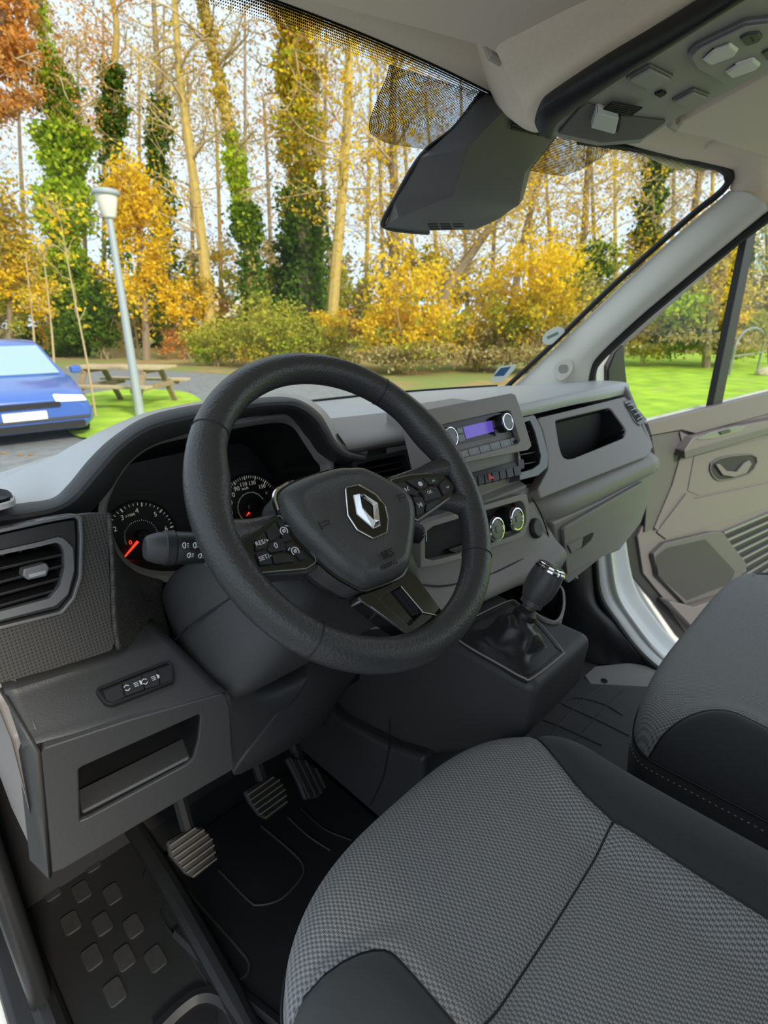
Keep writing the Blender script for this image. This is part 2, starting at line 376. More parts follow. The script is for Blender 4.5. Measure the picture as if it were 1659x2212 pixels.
def fritmat(name, pitch, size0, size1):      # ceramic dots printed on the glass, growing towards v = 1 (UV)
    m = bpy.data.materials.new(name); m.use_nodes = True; n = m.node_tree; n.nodes.clear()
    o = n.nodes.new('ShaderNodeOutputMaterial'); tr = n.nodes.new('ShaderNodeBsdfTransparent'); df = n.nodes.new('ShaderNodeBsdfDiffuse'); mx = n.nodes.new('ShaderNodeMixShader')
    df.inputs['Color'].default_value = (.012, .012, .013, 1)
    uv = n.nodes.new('ShaderNodeUVMap'); sp = n.nodes.new('ShaderNodeSeparateXYZ'); n.links.new(uv.outputs[0], sp.inputs[0])
    x, y = sp.outputs[0], sp.outputs[1]
    row = mathn(n, 'FLOOR', mathn(n, 'DIVIDE', y, pitch)); sh = mathn(n, 'MULTIPLY', mathn(n, 'MODULO', row, 2.0), .5)
    fx = mathn(n, 'SUBTRACT', mathn(n, 'FRACT', mathn(n, 'ADD', mathn(n, 'DIVIDE', x, pitch), sh)), .5)
    fy = mathn(n, 'SUBTRACT', mathn(n, 'FRACT', mathn(n, 'DIVIDE', y, pitch)), .5)
    d = mathn(n, 'SQRT', mathn(n, 'ADD', mathn(n, 'MULTIPLY', fx, fx), mathn(n, 'MULTIPLY', fy, fy)))
    sz = n.nodes.new('ShaderNodeUVMap'); sz.uv_map = 'grow'; sg = n.nodes.new('ShaderNodeSeparateXYZ'); n.links.new(sz.outputs[0], sg.inputs[0])
    rad = mathn(n, 'MULTIPLY_ADD', sg.outputs[0], size1 - size0, size0)
    n.links.new(mathn(n, 'LESS_THAN', d, rad), mx.inputs[0])
    n.links.new(tr.outputs[0], mx.inputs[1]); n.links.new(df.outputs[0], mx.inputs[2]); n.links.new(mx.outputs[0], o.inputs['Surface'])
    return m
M['frit'] = fritmat('frit_dots', .0028, .18, .62)
M['frit_even'] = fritmat('frit_dots_even', .0030, .45, .45)
# ------------------------------------------------------------------ the van body around the cab (setting)
def struct(o, label=None): o['kind'] = 'structure'; return tag(o, label) if label else o
# windscreen: base and header curves
def ws_base(x): return V((x, .715 - .33 * x * x, .803 - .03 * (1 if x < 0 else 0) * min(1, abs(x) / .65) ** 2))
def ws_head(x):
    if x < 0: q = min(-x, .5); return V((x, .163 + .06 * q * q - .30 * max(0, -x - .5), 1.337 - .085 * q * q - .05 * max(0, -x - .5)))
    return V((x, .163 - .30 * x * x, 1.337 - .03 * x * x))
def ws_pt(x, t):                            # t 0 at the base, 1 at the header; slight outward bow
    a, b = ws_base(x), ws_head(x); p = a.lerp(b, t); return p + V((0, .62, .75)) * (.035 * 4 * t * (1 - t))
def ws_hit(px, py, off=0):                   # ray / windscreen intersection
    d = ray(px, py); best = None; lo, hi = .3, 2.6
    def f(s):
        p = CAM + d * s; x = max(-.84, min(.84, p.x)); t = (p.z - ws_base(x).z) / (ws_head(x).z - ws_base(x).z)
        for _ in range(4):
            q = ws_pt(x, t); t += (p.z - q.z) / (ws_head(x).z - ws_base(x).z)
        return p.y - ws_pt(x, t).y
    s = lo; fa = f(s)
    while s < hi:
        fb = f(s + .02)
        if fa * fb <= 0:
            a, b = s, s + .02
            for _ in range(30):
                m_ = (a + b) / 2
                if f(a) * f(m_) <= 0: b = m_
                else: a = m_
            return CAM + d * (a + off)
        s += .02; fa = fb
    return CAM + d * hi
XS = [-.86 + 1.72 * i / 48 for i in range(49)]
vs_, fs = loops([[ws_pt(x * (1 - .07 * t), t) for x in XS] for t in [j / 16 for j in range(17)]], closed=False)
struct(obj('window_1', vs_, fs, M['glass'], smooth=True))
# printed dot band along the header and the wide dotted field round the sensor cover
def frit(name, rowsA, rowsB, mat, g0=0, g1=1, parent=None):
    n = len(rowsA); me = bpy.data.meshes.new(name)
    vs_ = [V(p) for p in rowsA] + [V(p) for p in rowsB]; me.from_pydata([tuple(v) for v in vs_], [], [(i, i + 1, n + i + 1, n + i) for i in range(n - 1)])
    uv = me.uv_layers.new(name='UVMap'); gr = me.uv_layers.new(name='grow')
    L = [0]
    for i in range(n - 1): L.append(L[-1] + (rowsA[i + 1] - rowsA[i]).length)
    H = [(rowsB[i] - rowsA[i]).length for i in range(n)]
    for lp in me.loops:
        i = lp.vertex_index; k = i % n; top = i >= n
        uv.data[lp.index].uv = (L[k], H[k] if top else 0); gr.data[lp.index].uv = (g1 if top else g0, 0)
    return link(name, me, mat, parent)
inn = V((0, -.62, -.75)) * .004
G = bpy.data.objects['window_1']
def hd(x, dt): return ws_pt(x, 1 - dt) + inn
hx = [-.8 + 1.6 * i / 80 for i in range(81)]
frit('dot_band', [hd(x, .034) for x in hx], [hd(x, .0) for x in hx], M['frit'], parent=G)
fa = [ws_hit(x, y) + inn for x, y in [(838, 135), (832, 160), (815, 200), (800, 240), (793, 265), (797, 285), (830, 305), (870, 312), (920, 320)]]
fb = [ws_hit(x, y) + inn for x, y in [(1050, 200), (1045, 210), (1035, 225), (1020, 245), (1005, 265), (985, 285), (960, 305), (945, 315), (930, 322)]]
frit('dot_field', arclen(fa, 30), arclen(fb, 30), M['frit_even'], parent=G)
fa = [ws_hit(x, y) + inn for x, y in [(1140, 365), (1180, 373), (1215, 378), (1250, 365), (1290, 342), (1330, 312)]]
fb = [ws_hit(x, y) + inn for x, y in [(1185, 292), (1200, 294), (1225, 298), (1255, 302), (1290, 306), (1332, 311)]]
frit('dot_field', arclen(fa, 30), arclen(fb, 30), M['frit_even'], parent=G)
# black seal along glass edge at the right pillar and round the upper corner
sl = [ws_hit(x, y) for x, y in [(1092, 838), (1200, 738), (1300, 640), (1400, 548), (1500, 460), (1545, 425), (1568, 402), (1576, 382), (1570, 366), (1540, 352), (1450, 335), (1350, 318), (1250, 305)]]
MB().tube(cr(sl, 60), [.008] * 34 + [.012] * 14 + [.006] * 12, 8).build('glass_seal', M['seal'], G, smooth=True)
# ceiling: moulded cloth headliner from the windscreen header to the back of the cab
cx = [-.86, -.7, -.5, -.3, -.1, .1, .3, .5, .7, .86]
rows = [[ws_head(x) + V((0, .004, -.002)) for x in cx],
        [ws_head(x) + V((0, -.035, -.003)) for x in cx],
        [ws_head(x) + V((0, -.085, .012)) for x in cx],
        [ws_head(x) + V((0, -.18, .014)) for x in cx],
        [V((x, -.30, 1.362 - .05 * x * x)) for x in cx], [V((x, -.95, 1.375 - .07 * x * x)) for x in cx]]
struct(loft('ceiling', rows, 40, 40, M['headliner']))
# outer roof skin, unseen, run far back to keep direct sun off the cab
rows = [[V((x, ws_head(x).y + .03, ws_head(x).z + .03)) for x in cx], [V((x, -.1, 1.44 - .05 * x * x)) for x in cx], [V((x, -3.4, 1.50 - .06 * x * x)) for x in cx]]
struct(loft('wall_roof', rows, 20, 12, M['paint'], solid=.01))
# cab floor, toe board, engine bulkhead
struct(MB().box((0, -.2, -.05), 1.66, 1.5, .08).build('floor', M['rubber']))
vs_, fs = loops([[V((x, .42, -.01)) for x in (-.84, .86)], [V((x, .50, .0)) for x in (-.84, .86)], [V((x, .57, .22)) for x in (-.84, .86)], [V((x, .48, .72)) for x in (-.84, .86)]], closed=False)
struct(obj('wall_front', vs_, fs, M['carpet'], solid=.02))
# ------------------------------------------------------------------ dashboard
D = thing('dashboard', 'charcoal plastic dashboard spanning the cab below the windscreen', 'dashboard', (0, .4, .4))
# --- top deck from the front edge to the foot of the windscreen
sx = [-.84, -.76, -.70, -.655, -.635, -.60, -.5, -.4, -.3, -.255, -.235, -.2, -.1, .0, .1, .2, .35, .5, .65, .74, .82]
def fy(x): return .30 if x < -.63 else .47 if x < -.25 else (.37 if x < -.04 else (.235 if x < .1 else .185 - .01 * (x > .6)))
def fz(x): return .775 if x < -.62 else (.785 if x < -.25 else (.800 if x < .1 else .832))
rows = [[V((x, fy(x) - .006, fz(x) - .03)) for x in sx], [V((x, fy(x) - .006, fz(x) - .012)) for x in sx], [V((x, fy(x) + .012, fz(x))) for x in sx],
        [V((x, fy(x) + .10, fz(x) - .002)) for x in sx], [V((x, ws_base(x).y - .10, ws_base(x).z + .008)) for x in sx], [V((x, ws_base(x).y + .01, ws_base(x).z - .004)) for x in sx]]
loft('top_deck', rows, 120, 30, M['deck'], D)
# defroster slot strip along the glass
vs_, fs = loops([[ws_base(x) + V((0, -.075, .0105)) for x in sx[7:-2]], [ws_base(x) + V((0, -.045, .0075)) for x in sx[7:-2]]], closed=False)
obj('defroster_slot', vs_, fs, M['void'], D, solid=.004)
# --- instrument hood: a rolled arch over the dials
L1 = [(-150, 1122), (-60, 1110), (0, 1101), (60, 1094), (119, 1083), (155, 1052), (202, 995), (253, 948), (325, 905), (427, 881), (540, 867), (615, 863), (655, 873), (688, 897), (706, 925), (722, 953), (748, 975), (790, 985)]
L2 = [(-150, 1180), (-60, 1167), (0, 1156), (60, 1146), (119, 1131), (174, 1116), (228, 1062), (270, 1000), (325, 958), (405, 932), (520, 900), (605, 889), (640, 893), (668, 917), (690, 950), (708, 982), (740, 1000), (785, 1005)]
r1 = [aty(x, y, .235) for x, y in L1]; r2 = [aty(x, y, .245) for x, y in L2]
mid = [aty((a[0] * .55 + b[0] * .45), (a[1] * .55 + b[1] * .45), .218) for a, b in zip(L1, L2)]
LB = [(-150, 1100), (-60, 1062), (0, 1038), (60, 1010), (119, 984), (150, 966), (195, 944), (245, 921), (318, 896), (420, 876), (535, 861), (612, 857), (654, 866), (690, 889), (712, 917), (730, 946), (756, 966), (800, 975)]
LY = [.48, .48, .48, .48, .46, .44, .42, .40, .38, .36, .34, .33, .33, .32, .31, .30, .29, .28]
back = [aty(x, y, v) for (x, y), v in zip(LB, LY)]; back2 = [p + V((0, .14, -.07)) for p in back]
bm_ = [(a * .5 + b * .5) + V((0, 0, .004)) for a, b in zip(back, r1)]
loft('hood_top', [back2, back, bm_, r1], 110, 26, M['deck'], D)
loft('instrument_hood', [[p + V((0, .004, .0005)) for p in r1], [(a * .7 + b * .3) + V((0, -.003, .002)) for a, b in zip(r1, mid)], mid, r2, [p + V((0, .03, .0)) for p in r2]], 110, 20, M['dash'], D, solid=.003)
# lighter inner bezel ring of the dial opening
B1 = [(226, 1104), (236, 1066), (256, 1026), (289, 985), (340, 953), (420, 934), (520, 915), (610, 903), (648, 912), (672, 945), (697, 985), (712, 1012), (690, 1070), (640, 1130), (560, 1200), (470, 1240), (390, 1246), (330, 1244), (285, 1228), (255, 1195), (237, 1150)]
fc = Fr((-.405, .25, .75), (1, 0, 0), (0, -.97, .24))
b2 = fc.pxs(B1); c0_ = (sum(p[0] for p in b2) / len(b2), sum(p[1] for p in b2) / len(b2))
lo = [fc(a, b, .0) for a, b in b2]; lo_out = [fc(c0_[0] + (a - c0_[0]) * 1.05, c0_[1] + (b - c0_[1]) * 1.06, .0) for a, b in b2]
lin = [fc(c0_[0] + (a - c0_[0]) * .955, c0_[1] + (b - c0_[1]) * .94, -.014) for a, b in b2]
deep = [fc(c0_[0] + (a - c0_[0]) * .93, c0_[1] + (b - c0_[1]) * .86, -.10) for a, b in b2]
deep2 = [fc(c0_[0] + (a - c0_[0]) * .92, c0_[1] - .008 + (b - c0_[1]) * .80, -.155) for a, b in b2]
loft('dial_bezel', [lo_out, lo, lin], 90, 8, M['dash_lit'], D, closed=True)
loft('dial_shroud', [lin, deep, deep2], 90, 8, M['black'], D, closed=True)
# --- padded ledge and centre-left vent between hood and radio
P = lambda x, y, yy: aty(x, y, yy)
loft('ledge_pad', [[P(700, 905, .36), P(780, 897, .36), P(925, 880, .36)], [P(722, 927, .30), P(790, 919, .30), P(925, 900, .30)], [P(738, 948, .245), P(800, 940, .245), P(935, 918, .245)], [P(752, 970, .225), P(810, 961, .225), P(945, 938, .225)], [P(756, 982, .245), P(812, 972, .245), P(948, 950, .245)]], 24, 22, M['dash_lit'], D)
fl = Fr((-.12, .215, .76), (1, 0, 0), (0, -.95, .31))
vo = fl.pxs([(752, 998), (812, 985), (868, 972), (905, 966), (940, 1040), (905, 1050), (868, 1058), (800, 1072)])
vi = fl.pxs([(768, 1006), (800, 996), (872, 983), (886, 1022), (868, 1036), (820, 1046), (782, 1042)])
CV = ring('centre_vent_frame', vo, vi, fl, -.03, .004, M['black'], D, bevel=.002); CV.name = 'air_vent'
tray('vent_duct', polar(vi, (sum(p[0] for p in vi) / len(vi), sum(p[1] for p in vi) / len(vi)), 72), fl, 0, -.07, .9, M['void'], CV)
for (x0, y0, x1, y1) in [(770, 1016, 878, 995), (776, 1028, 884, 1008), (784, 1040, 886, 1021)]:
    a, b = fl.px(x0, y0), fl.px(x1, y1)
    MB().bar(fl(*a, -.02), fl(*b, -.02), .030, .003, up=fl.n.cross(fl.u)).build('slat', M['black'], CV, bevel=.001)
# --- left: textured trim panel round the side vent
FV = Fr((-.73, .15, .79), (1, 0, 0), (0, -.975, .22))
vent_out = FV.pxs([(-330, 1235), (-200, 1190), (0, 1143), (100, 1121), (168, 1109), (177, 1116), (180, 1160), (178, 1245), (163, 1293), (136, 1326), (0, 1360), (-200, 1412), (-330, 1450)])
wv = FV.pxs([(-520, 1330), (-300, 1215), (-150, 1180), (0, 1152), (119, 1126), (178, 1112), (231, 1106), (237, 1212), (241, 1338), (250, 1404), (120, 1445), (0, 1478), (-150, 1530), (-420, 1640)])
T = ring('textured_trim', wv, vent_out, FV, -.03, -.002, M['pimple'], D, N=110, bevel=.0015)
fac = [[P(231, 1108, .150), P(243, 1192, .185), P(288, 1238, .215), P(348, 1256, .235)], [P(237, 1212, .142), P(262, 1260, .165), P(302, 1290, .195), P(350, 1300, .215)], [P(241, 1338, .131), P(275, 1340, .155), P(315, 1340, .18), P(355, 1335, .20)], [P(250, 1404, .125), P(285, 1396, .145), P(325, 1386, .165), P(366, 1374, .185)]]
loft('textured_facet', fac, 16, 16, M['pimple_y'], D, solid=.004)
# side vent
VT = ring('side_vent', vent_out, inset2(vent_out, .0035), FV, -.03, .0015, M['satin_dark'], D, N=110, bevel=.001); VT.name = 'air_vent'
v_in = inset2(vent_out, .0055)
ro = FV.pxs([(-260, 1242), (-180, 1225), (0, 1190), (90, 1170), (124, 1160), (138, 1163), (158, 1184), (161, 1230), (147, 1284), (120, 1309), (0, 1340), (-180, 1385), (-270, 1405)])
ri = FV.pxs([(-250, 1260), (-180, 1240), (0, 1199), (90, 1180), (120, 1172), (132, 1176), (139, 1190), (140, 1226), (130, 1266), (108, 1293), (0, 1322), (-180, 1364), (-260, 1385)])
ring('vent_surround', v_in, ro, FV, -.03, -.004, M['black'], VT, N=110, bevel=.001)
ring('vent_rim', ro, ri, FV, -.03, -.001, M['ventrim'], VT, N=110, inner_depth=-.012)
cc = (sum(p[0] for p in ri) / len(ri), sum(p[1] for p in ri) / len(ri))
tray('vent_duct', polar(ri, cc, 72), FV, -.012, -.08, .9, M['void'], VT)
for k, (ya, yb) in enumerate([(1222, 1192), (1252, 1216), (1279, 1243), (1304, 1266)]):
    a, b = FV.px(0, ya), FV.px(136, yb); s = V((a[0] - b[0], a[1] - b[1], 0)); a = (b[0] + s.x * 2.3, b[1] + s.y * 2.3)
    MB().bar(FV(a[0], a[1], -.026), FV(b[0] + .003, b[1], -.026), .036, .0035, up=(FV.v * 1 + FV.n * .25)).build('slat', M['black'], VT, bevel=.0012)
for xx in (20, 60, 95):
    a = FV.px(xx, 1190); b = FV.px(xx, 1315)
    MB().bar(FV(*a, -.05), FV(*b, -.05), .003, .03, up=FV.n).build('back_fin', M['black'], VT)
tb = rpoly(FV.pxs([(48, 1228), (97, 1215), (104, 1226), (98, 1243), (58, 1252), (46, 1243)], .0), .002)
tabo = slab('vent_tab', tb, FV, -.014, .006, M['satin_dark'], VT, bevel=.0015)
slab('tab_chrome', FV.pxs([(62, 1240), (99, 1231), (99, 1239), (63, 1249)], .006), FV, .006, .0075, M['satin'], tabo, bevel=.0004)
# top-left small opening in the deck (demister outlet)
dz = [atz(x, y, .826) for x, y in [(-25, 1076), (-20, 1066), (0, 1063), (18, 1066), (28, 1073), (26, 1081), (10, 1086), (-10, 1088)]]
fd = Fr((-.70, .30, .8185), (1, 0, 0), (0, .14, 1))
dl = [(a[0], a[1]) for a in [fd.px(x, y) for x, y in [(-70, 1082), (-40, 1066), (0, 1063), (18, 1066), (28, 1074), (24, 1083), (0, 1090), (-40, 1098)]]]
do = ring('demister_outlet', scale2(dl, 1.10, 1.18), dl, fd, -.004, .0012, M['deck'], D, N=48, bevel=.001); do.name = 'demister_outlet'
tray('outlet_duct', polar(dl, (sum(p[0] for p in dl) / 8, sum(p[1] for p in dl) / 8), 48), fd, .004, -.002, .85, M['void'], do)
# --- lower left panel with switch bank and open cubby
TL, TR, BR, BL = P(6, 1484, .13), P(366, 1376, .13), P(487, 1494, .04), P(48, 1616, .085)
def bil(a, b, c, d, u, v): return a.lerp(b, u).lerp(d.lerp(c, u), v)
rows = [[bil(TL, TR, BR, BL, u, v) + V((0, -.006, .008)) * (4 * v * (1 - v)) * .0 for u in [i / 6 for i in range(7)]] for v in [j / 6 for j in range(7)]]
rows = [[p + V((0, .05, .004)) for p in rows[0]]] + rows
rows.append([p + V((0, .012, -.010)) for p in rows[-1]])
loft('knee_ledge', rows, 14, 24, M['dash'], D, solid=-.004)
du_ = bil(TL, TR, BR, BL, .85, .5) - bil(TL, TR, BR, BL, .45, .5); dv_ = bil(TL, TR, BR, BL, .65, .7) - bil(TL, TR, BR, BL, .65, .3); nn_ = du_.cross(dv_); nn_ = nn_ if nn_.z > 0 else -nn_
FS = Fr(bil(TL, TR, BR, BL, .65, .5) + nn_.normalized() * .0035, du_, nn_)
so = rpoly(FS.pxs([(203, 1490), (366, 1426), (374, 1440), (377, 1474), (242, 1525), (226, 1521)]), .004)
SW = ring('switch_bank', so, inset2(so, .003), FS, -.004, .0022, M['black'], D, N=80, bevel=.0008)
slab('bank_floor', inset2(so, .002), FS, -.002, .0002, M['gloss'], SW)
ktx = [(222, 1491), (264, 1474), (306, 1458), (340, 1445), (369, 1433)]; kbx = [(232, 1520), (270, 1504), (313, 1489), (346, 1479), (374, 1468)]
for i in range(4):
    q = FS.pxs([ktx[i], ktx[i + 1], kbx[i + 1], kbx[i]], .003)
    kk = slab('rocker_switch', rpoly(scale2(q, .95), .0012), FS, 0, .0035 if i in (1, 2) else .0018, M['key'], SW, bevel=.0008)
    if i in (1, 2):
        c = (sum(p[0] for p in q) / 4, sum(p[1] for p in q) / 4)
        fk = Fr(FS(c[0], c[1], .0037), TR - TL, FS.n)
        m_ = MB()
        m_.bar(fk(-.009, .0015), fk(-.0065, .0035), .0008, .0002, up=fk.n).bar(fk(-.0065, .0035), fk(-.004, .0015), .0008, .0002, up=fk.n)
        m_.bar(fk(-.009, -.0015), fk(-.0065, -.0035), .0008, .0002, up=fk.n).bar(fk(-.0065, -.0035), fk(-.004, -.0015), .0008, .0002, up=fk.n)
        m_.slab([(.0062 + .0024 * math.cos(t), .0028 * math.sin(t)) for t in [j * math.pi / 8 - math.pi / 2 for j in range(9)]], fk, 0, .0002)
        for j in (-1, 0, 1): m_.bar(fk(.0005, j * .002 - .0003), fk(.0045, j * .002), .0007, .0002, up=fk.n)
        m_.build('switch_symbol', M['white_print'], kk)
# vertical face with the cubby opening
p0, p1, p2 = P(87, 1622, .075), P(487, 1498, .04), P(113, 1892, .115)
nn = (p1 - p0).cross(p2 - p0); nn = nn if nn.y < 0 else -nn
FK = Fr(p0, p1 - p0, nn)
outp = FK.pxs([(87, 1620), (280, 1556), (487, 1497), (497, 1530), (500, 1600), (506, 1662), (318, 1771), (113, 1892), (100, 1750)])
inn_ = rpoly(FK.pxs([(170, 1660), (434, 1542), (428, 1600), (417, 1640), (405, 1652), (176, 1776), (173, 1770)]), .004)
ring('cubby_face', outp, inn_, FK, -.012, 0, M['dash'], D, N=120, bevel=.003)
ci = (sum(p[0] for p in inn_) / len(inn_), sum(p[1] for p in inn_) / len(inn_))
tray('cubby', polar(inn_, ci, 90), FK, -.004, -.11, .92, M['black'], D)
sl_ = [FK.px(176, 1764), FK.px(415, 1640)]
MB().bar(FK(sl_[0][0], sl_[0][1] - .004, -.020), FK(sl_[1][0], sl_[1][1] - .004, -.020), .030, .006, up=FK.v).build('cubby_sill', M['dash'], D, bevel=.004)
# chamfer and side cheek at the door opening
a0, a1, a2, a3 = P(48, 1616, .10), p0, p2, P(72, 1850, .14)
obj('panel_chamfer', [a0, a1, a2, a3, P(10, 1484, .14), TL], [(0, 3, 2, 1), (4, 0, 1, 5)], M['dash'], D, smooth=True, solid=-.004)
sd = [V((-.752, .13, .66)), V((-.752, .095, .64)), V((-.753, .11, .55)), V((-.756, .15, .44)), V((-.756, .30, .40)), V((-.756, .45, .5)), V((-.756, .45, .80)), V((-.756, .2, .80))]
vs_ = sd + [p + V((.02, 0, 0)) for p in sd]; n_ = len(sd)
obj('side_cheek', vs_, [tuple(range(n_)), tuple(range(n_, 2 * n_))[::-1]] + [(i, (i + 1) % n_, n_ + (i + 1) % n_, n_ + i) for i in range(n_)], M['dash_lit'], D, bevel=.004)
# --- knee panels right of the cubby, under the column
kp = [[P(470, 1440, .16), P(560, 1440, .17), P(656, 1420, .17)], [P(489, 1494, .05), P(575, 1500, .09), P(665, 1470, .12)], [P(500, 1600, .065), P(548, 1578, .075), P(600, 1560, .1)], [P(506, 1662, .08), P(520, 1650, .085), P(560, 1630, .1)]]
loft('knee_panel', kp, 14, 20, M['dash'], D, solid=-.005)
kp = [[P(655, 1418, .172), P(720, 1420, .19), P(800, 1400, .22)], [P(640, 1480, .12), P(700, 1480, .15), P(775, 1450, .2)], [P(575, 1570, .085), P(650, 1555, .11), P(740, 1500, .19)], [P(506, 1664, .08), P(610, 1610, .10), P(705, 1556, .18)], [P(520, 1672, .14), P(620, 1620, .16), P(705, 1566, .24)]]
loft('knee_panel', kp, 16, 24, M['dash'], D, solid=-.005)
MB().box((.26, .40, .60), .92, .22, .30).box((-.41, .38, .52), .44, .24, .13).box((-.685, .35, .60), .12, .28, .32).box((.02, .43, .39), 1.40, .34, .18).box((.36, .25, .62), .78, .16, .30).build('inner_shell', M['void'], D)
# --- centre: body behind radio, switch row and climate panel
prof = [(.30, .875), (.150, .868), (.128, .74), (.095, .725), (.118, .705), (.115, .690), (.098, .683), (.098, .600), (.066, .56), (.055, .535), (.052, .512), (.075, .492), (.20, .45), (.30, .45)]
def extr(name, prof, x0, x1, mat, par, bevel=.004, top=None):
    n = len(prof); vs_ = [V((x0, y, z)) for y, z in prof] + [V((x1, y, z)) for y, z in prof]
    return obj(name, vs_, [tuple(range(n)), tuple(range(n, 2 * n))[::-1]] + [(i, n + i, n + (i + 1) % n, (i + 1) % n) for i in range(n)], mat, par, bevel=bevel)
extr('centre_stack', [(.30, .84), (.165, .84), (.118, .735), (.118, .69), (.10, .683), (.098, .61), (.098, .48), (.30, .45)], -.05, .16, M['dash_lit'], D, .004)
# curved apron that carries the climate controls and sweeps over to the glovebox lip
ap = [[V((-.24, .16, .665)), V((-.1, .125, .672)), V((.06, .105, .675)), V((.15, .10, .675)), V((.19, .115, .672))],
      [V((-.25, .13, .60)), V((-.1, .095, .60)), V((.06, .082, .605)), V((.155, .078, .61)), V((.215, .09, .615))],
      [V((-.25, .115, .565)), V((-.1, .078, .555)), V((.06, .064, .552)), V((.165, .055, .552)), V((.225, .06, .56))],
      [V((-.25, .105, .545)), V((-.1, .062, .532)), V((.06, .045, .528)), V((.17, .032, .527)), V((.232, .036, .535))],
      [V((-.25, .112, .525)), V((-.1, .068, .512)), V((.06, .05, .506)), V((.17, .036, .502)), V((.236, .035, .508))],
      [V((-.25, .16, .50)), V((-.1, .12, .485)), V((.06, .10, .478)), V((.17, .075, .462)), V((.24, .06, .455))]]
loft('centre_apron', ap, 30, 26, M['dash_lit'], D, solid=-.005)
gl_ = [aty(x, y, yy) for x, y, yy in [(1150, 1078, .082), (1166, 1105, .073), (1182, 1148, .066), (1184, 1168, .062), (1170, 1184, .060), (1100, 1222, .063), (1043, 1246, .071), (960, 1266, .084), (903, 1262, .098)]]
MB().tube(cr(gl_, 40), .0016, 6).build('panel_groove', M['seal'], D, smooth=True)
# --- right: face with the open tray, roll pad and lip, end vent
FT = Fr((.5, .130, .755), (1, 0, 0), (0, -.83, .56))
fo = FT.pxs([(1160, 903), (1230, 886), (1352, 856), (1372, 880), (1404, 940), (1412, 965), (1400, 985), (1290, 1028), (1155, 1082), (1163, 1052), (1184, 1014), (1183, 980), (1172, 930)])
fi = rpoly(FT.pxs([(1200, 908), (1318, 880), (1354, 930), (1348, 946), (1232, 993), (1216, 988), (1208, 960)]), [.012, .02, .014, .01, .012, .01, 0], 5)
ring('tray_face', fo, fi, FT, -.03, 0, M['dash_lit'], D, N=120, bevel=.004)
ct = (sum(p[0] for p in fi) / len(fi), sum(p[1] for p in fi) / len(fi))
tray('open_tray', polar(fi, ct, 96), FT, -.004, -.15, .9, M['black'], D)
extr('face_end', [(.17, .825), (.158, .812), (.085, .690), (.07, .66), (.2, .60), (.4, .6), (.4, .80)], .785, .805, M['dash_lit'], D, .006)
loft('lower_roll', [[V((x, y + k, z)) for x, k in ((.15, .075), (.20, .03), (.27, .008), (.4, .002), (.6, 0), (.795, -.006))] for y, z in ((.105, .668), (.092, .655), (.078, .648), (.060, .637), (.052, .622), (.053, .606), (.062, .590), (.08, .578))], 20, 24, M['dash_lit'], D, solid=-.005)
extr('roll_end', [(.10, .66), (.076, .648), (.054, .635), (.046, .62), (.047, .604), (.056, .588), (.10, .572), (.2, .56), (.2, .66)], .785, .805, M['dash_lit'], D, .004)
# glovebox
FG = Fr((.5, .068, .49), (1, 0, 0), (0, -.99, -.12))
go = FG.pxs([(1214, 1140), (1300, 1090), (1388, 1040), (1386, 1080), (1368, 1130), (1340, 1182), (1300, 1200), (1222, 1240), (1217, 1190)])
slab('glovebox_backing', FG.pxs([(1195, 1130), (1300, 1082), (1412, 1022), (1406, 1070), (1385, 1130), (1338, 1190), (1300, 1205), (1228, 1262), (1205, 1240)], -.006), FG, -.10, -.006, M['dash_lit'], D, bevel=.006)
GB = slab('glovebox_door', rpoly(go, .008), FG, -.006, .004, M['dash_lit'], D, bevel=.003)
hp = FG.pxs([(1226, 1178), (1278, 1150), (1282, 1157), (1262, 1180), (1232, 1196)], .004)
slab('handle_recess', rpoly(hp, .002), FG, .0035, .0046, M['dash'], GB)
slab('glovebox_handle', rpoly(FG.pxs([(1224, 1177), (1256, 1161), (1254, 1180), (1232, 1193)], .004), .002), FG, .004, .008, M['dash_lit'], GB, bevel=.002)
slab('handle_gap', FG.pxs([(1262, 1160), (1282, 1150), (1276, 1166), (1256, 1184)], .004), FG, .0042, .0052, M['void'], GB)
# end vent at the passenger door
FE = Fr((.79, .13, .76), (.80, -.10, 0), (-.1, -.83, .56))
ve = FE.pxs([(1345, 868), (1362, 864), (1372, 880), (1396, 908), (1380, 920), (1368, 912)])
VE = slab('air_vent', rpoly(ve, .004), FE, -.02, .004, M['satin_dark'], D, bevel=.002)
vi2 = FE.pxs([(1350, 873), (1361, 870), (1388, 905), (1376, 913)], .004)
slab('vent_duct', rpoly(vi2, .002), FE, .003, .0045, M['void'], VE)
for k in range(4):
    t = (k + .5) / 4; a = V((*vi2[0], 0)).lerp(V((*vi2[3], 0)), t); b = V((*vi2[1], 0)).lerp(V((*vi2[2], 0)), t)
    MB().bar(FE(a.x, a.y, .007), FE(b.x, b.y, .007), .006, .0022, up=FE.v).build('slat', M['satin'], VE, bevel=.0006)
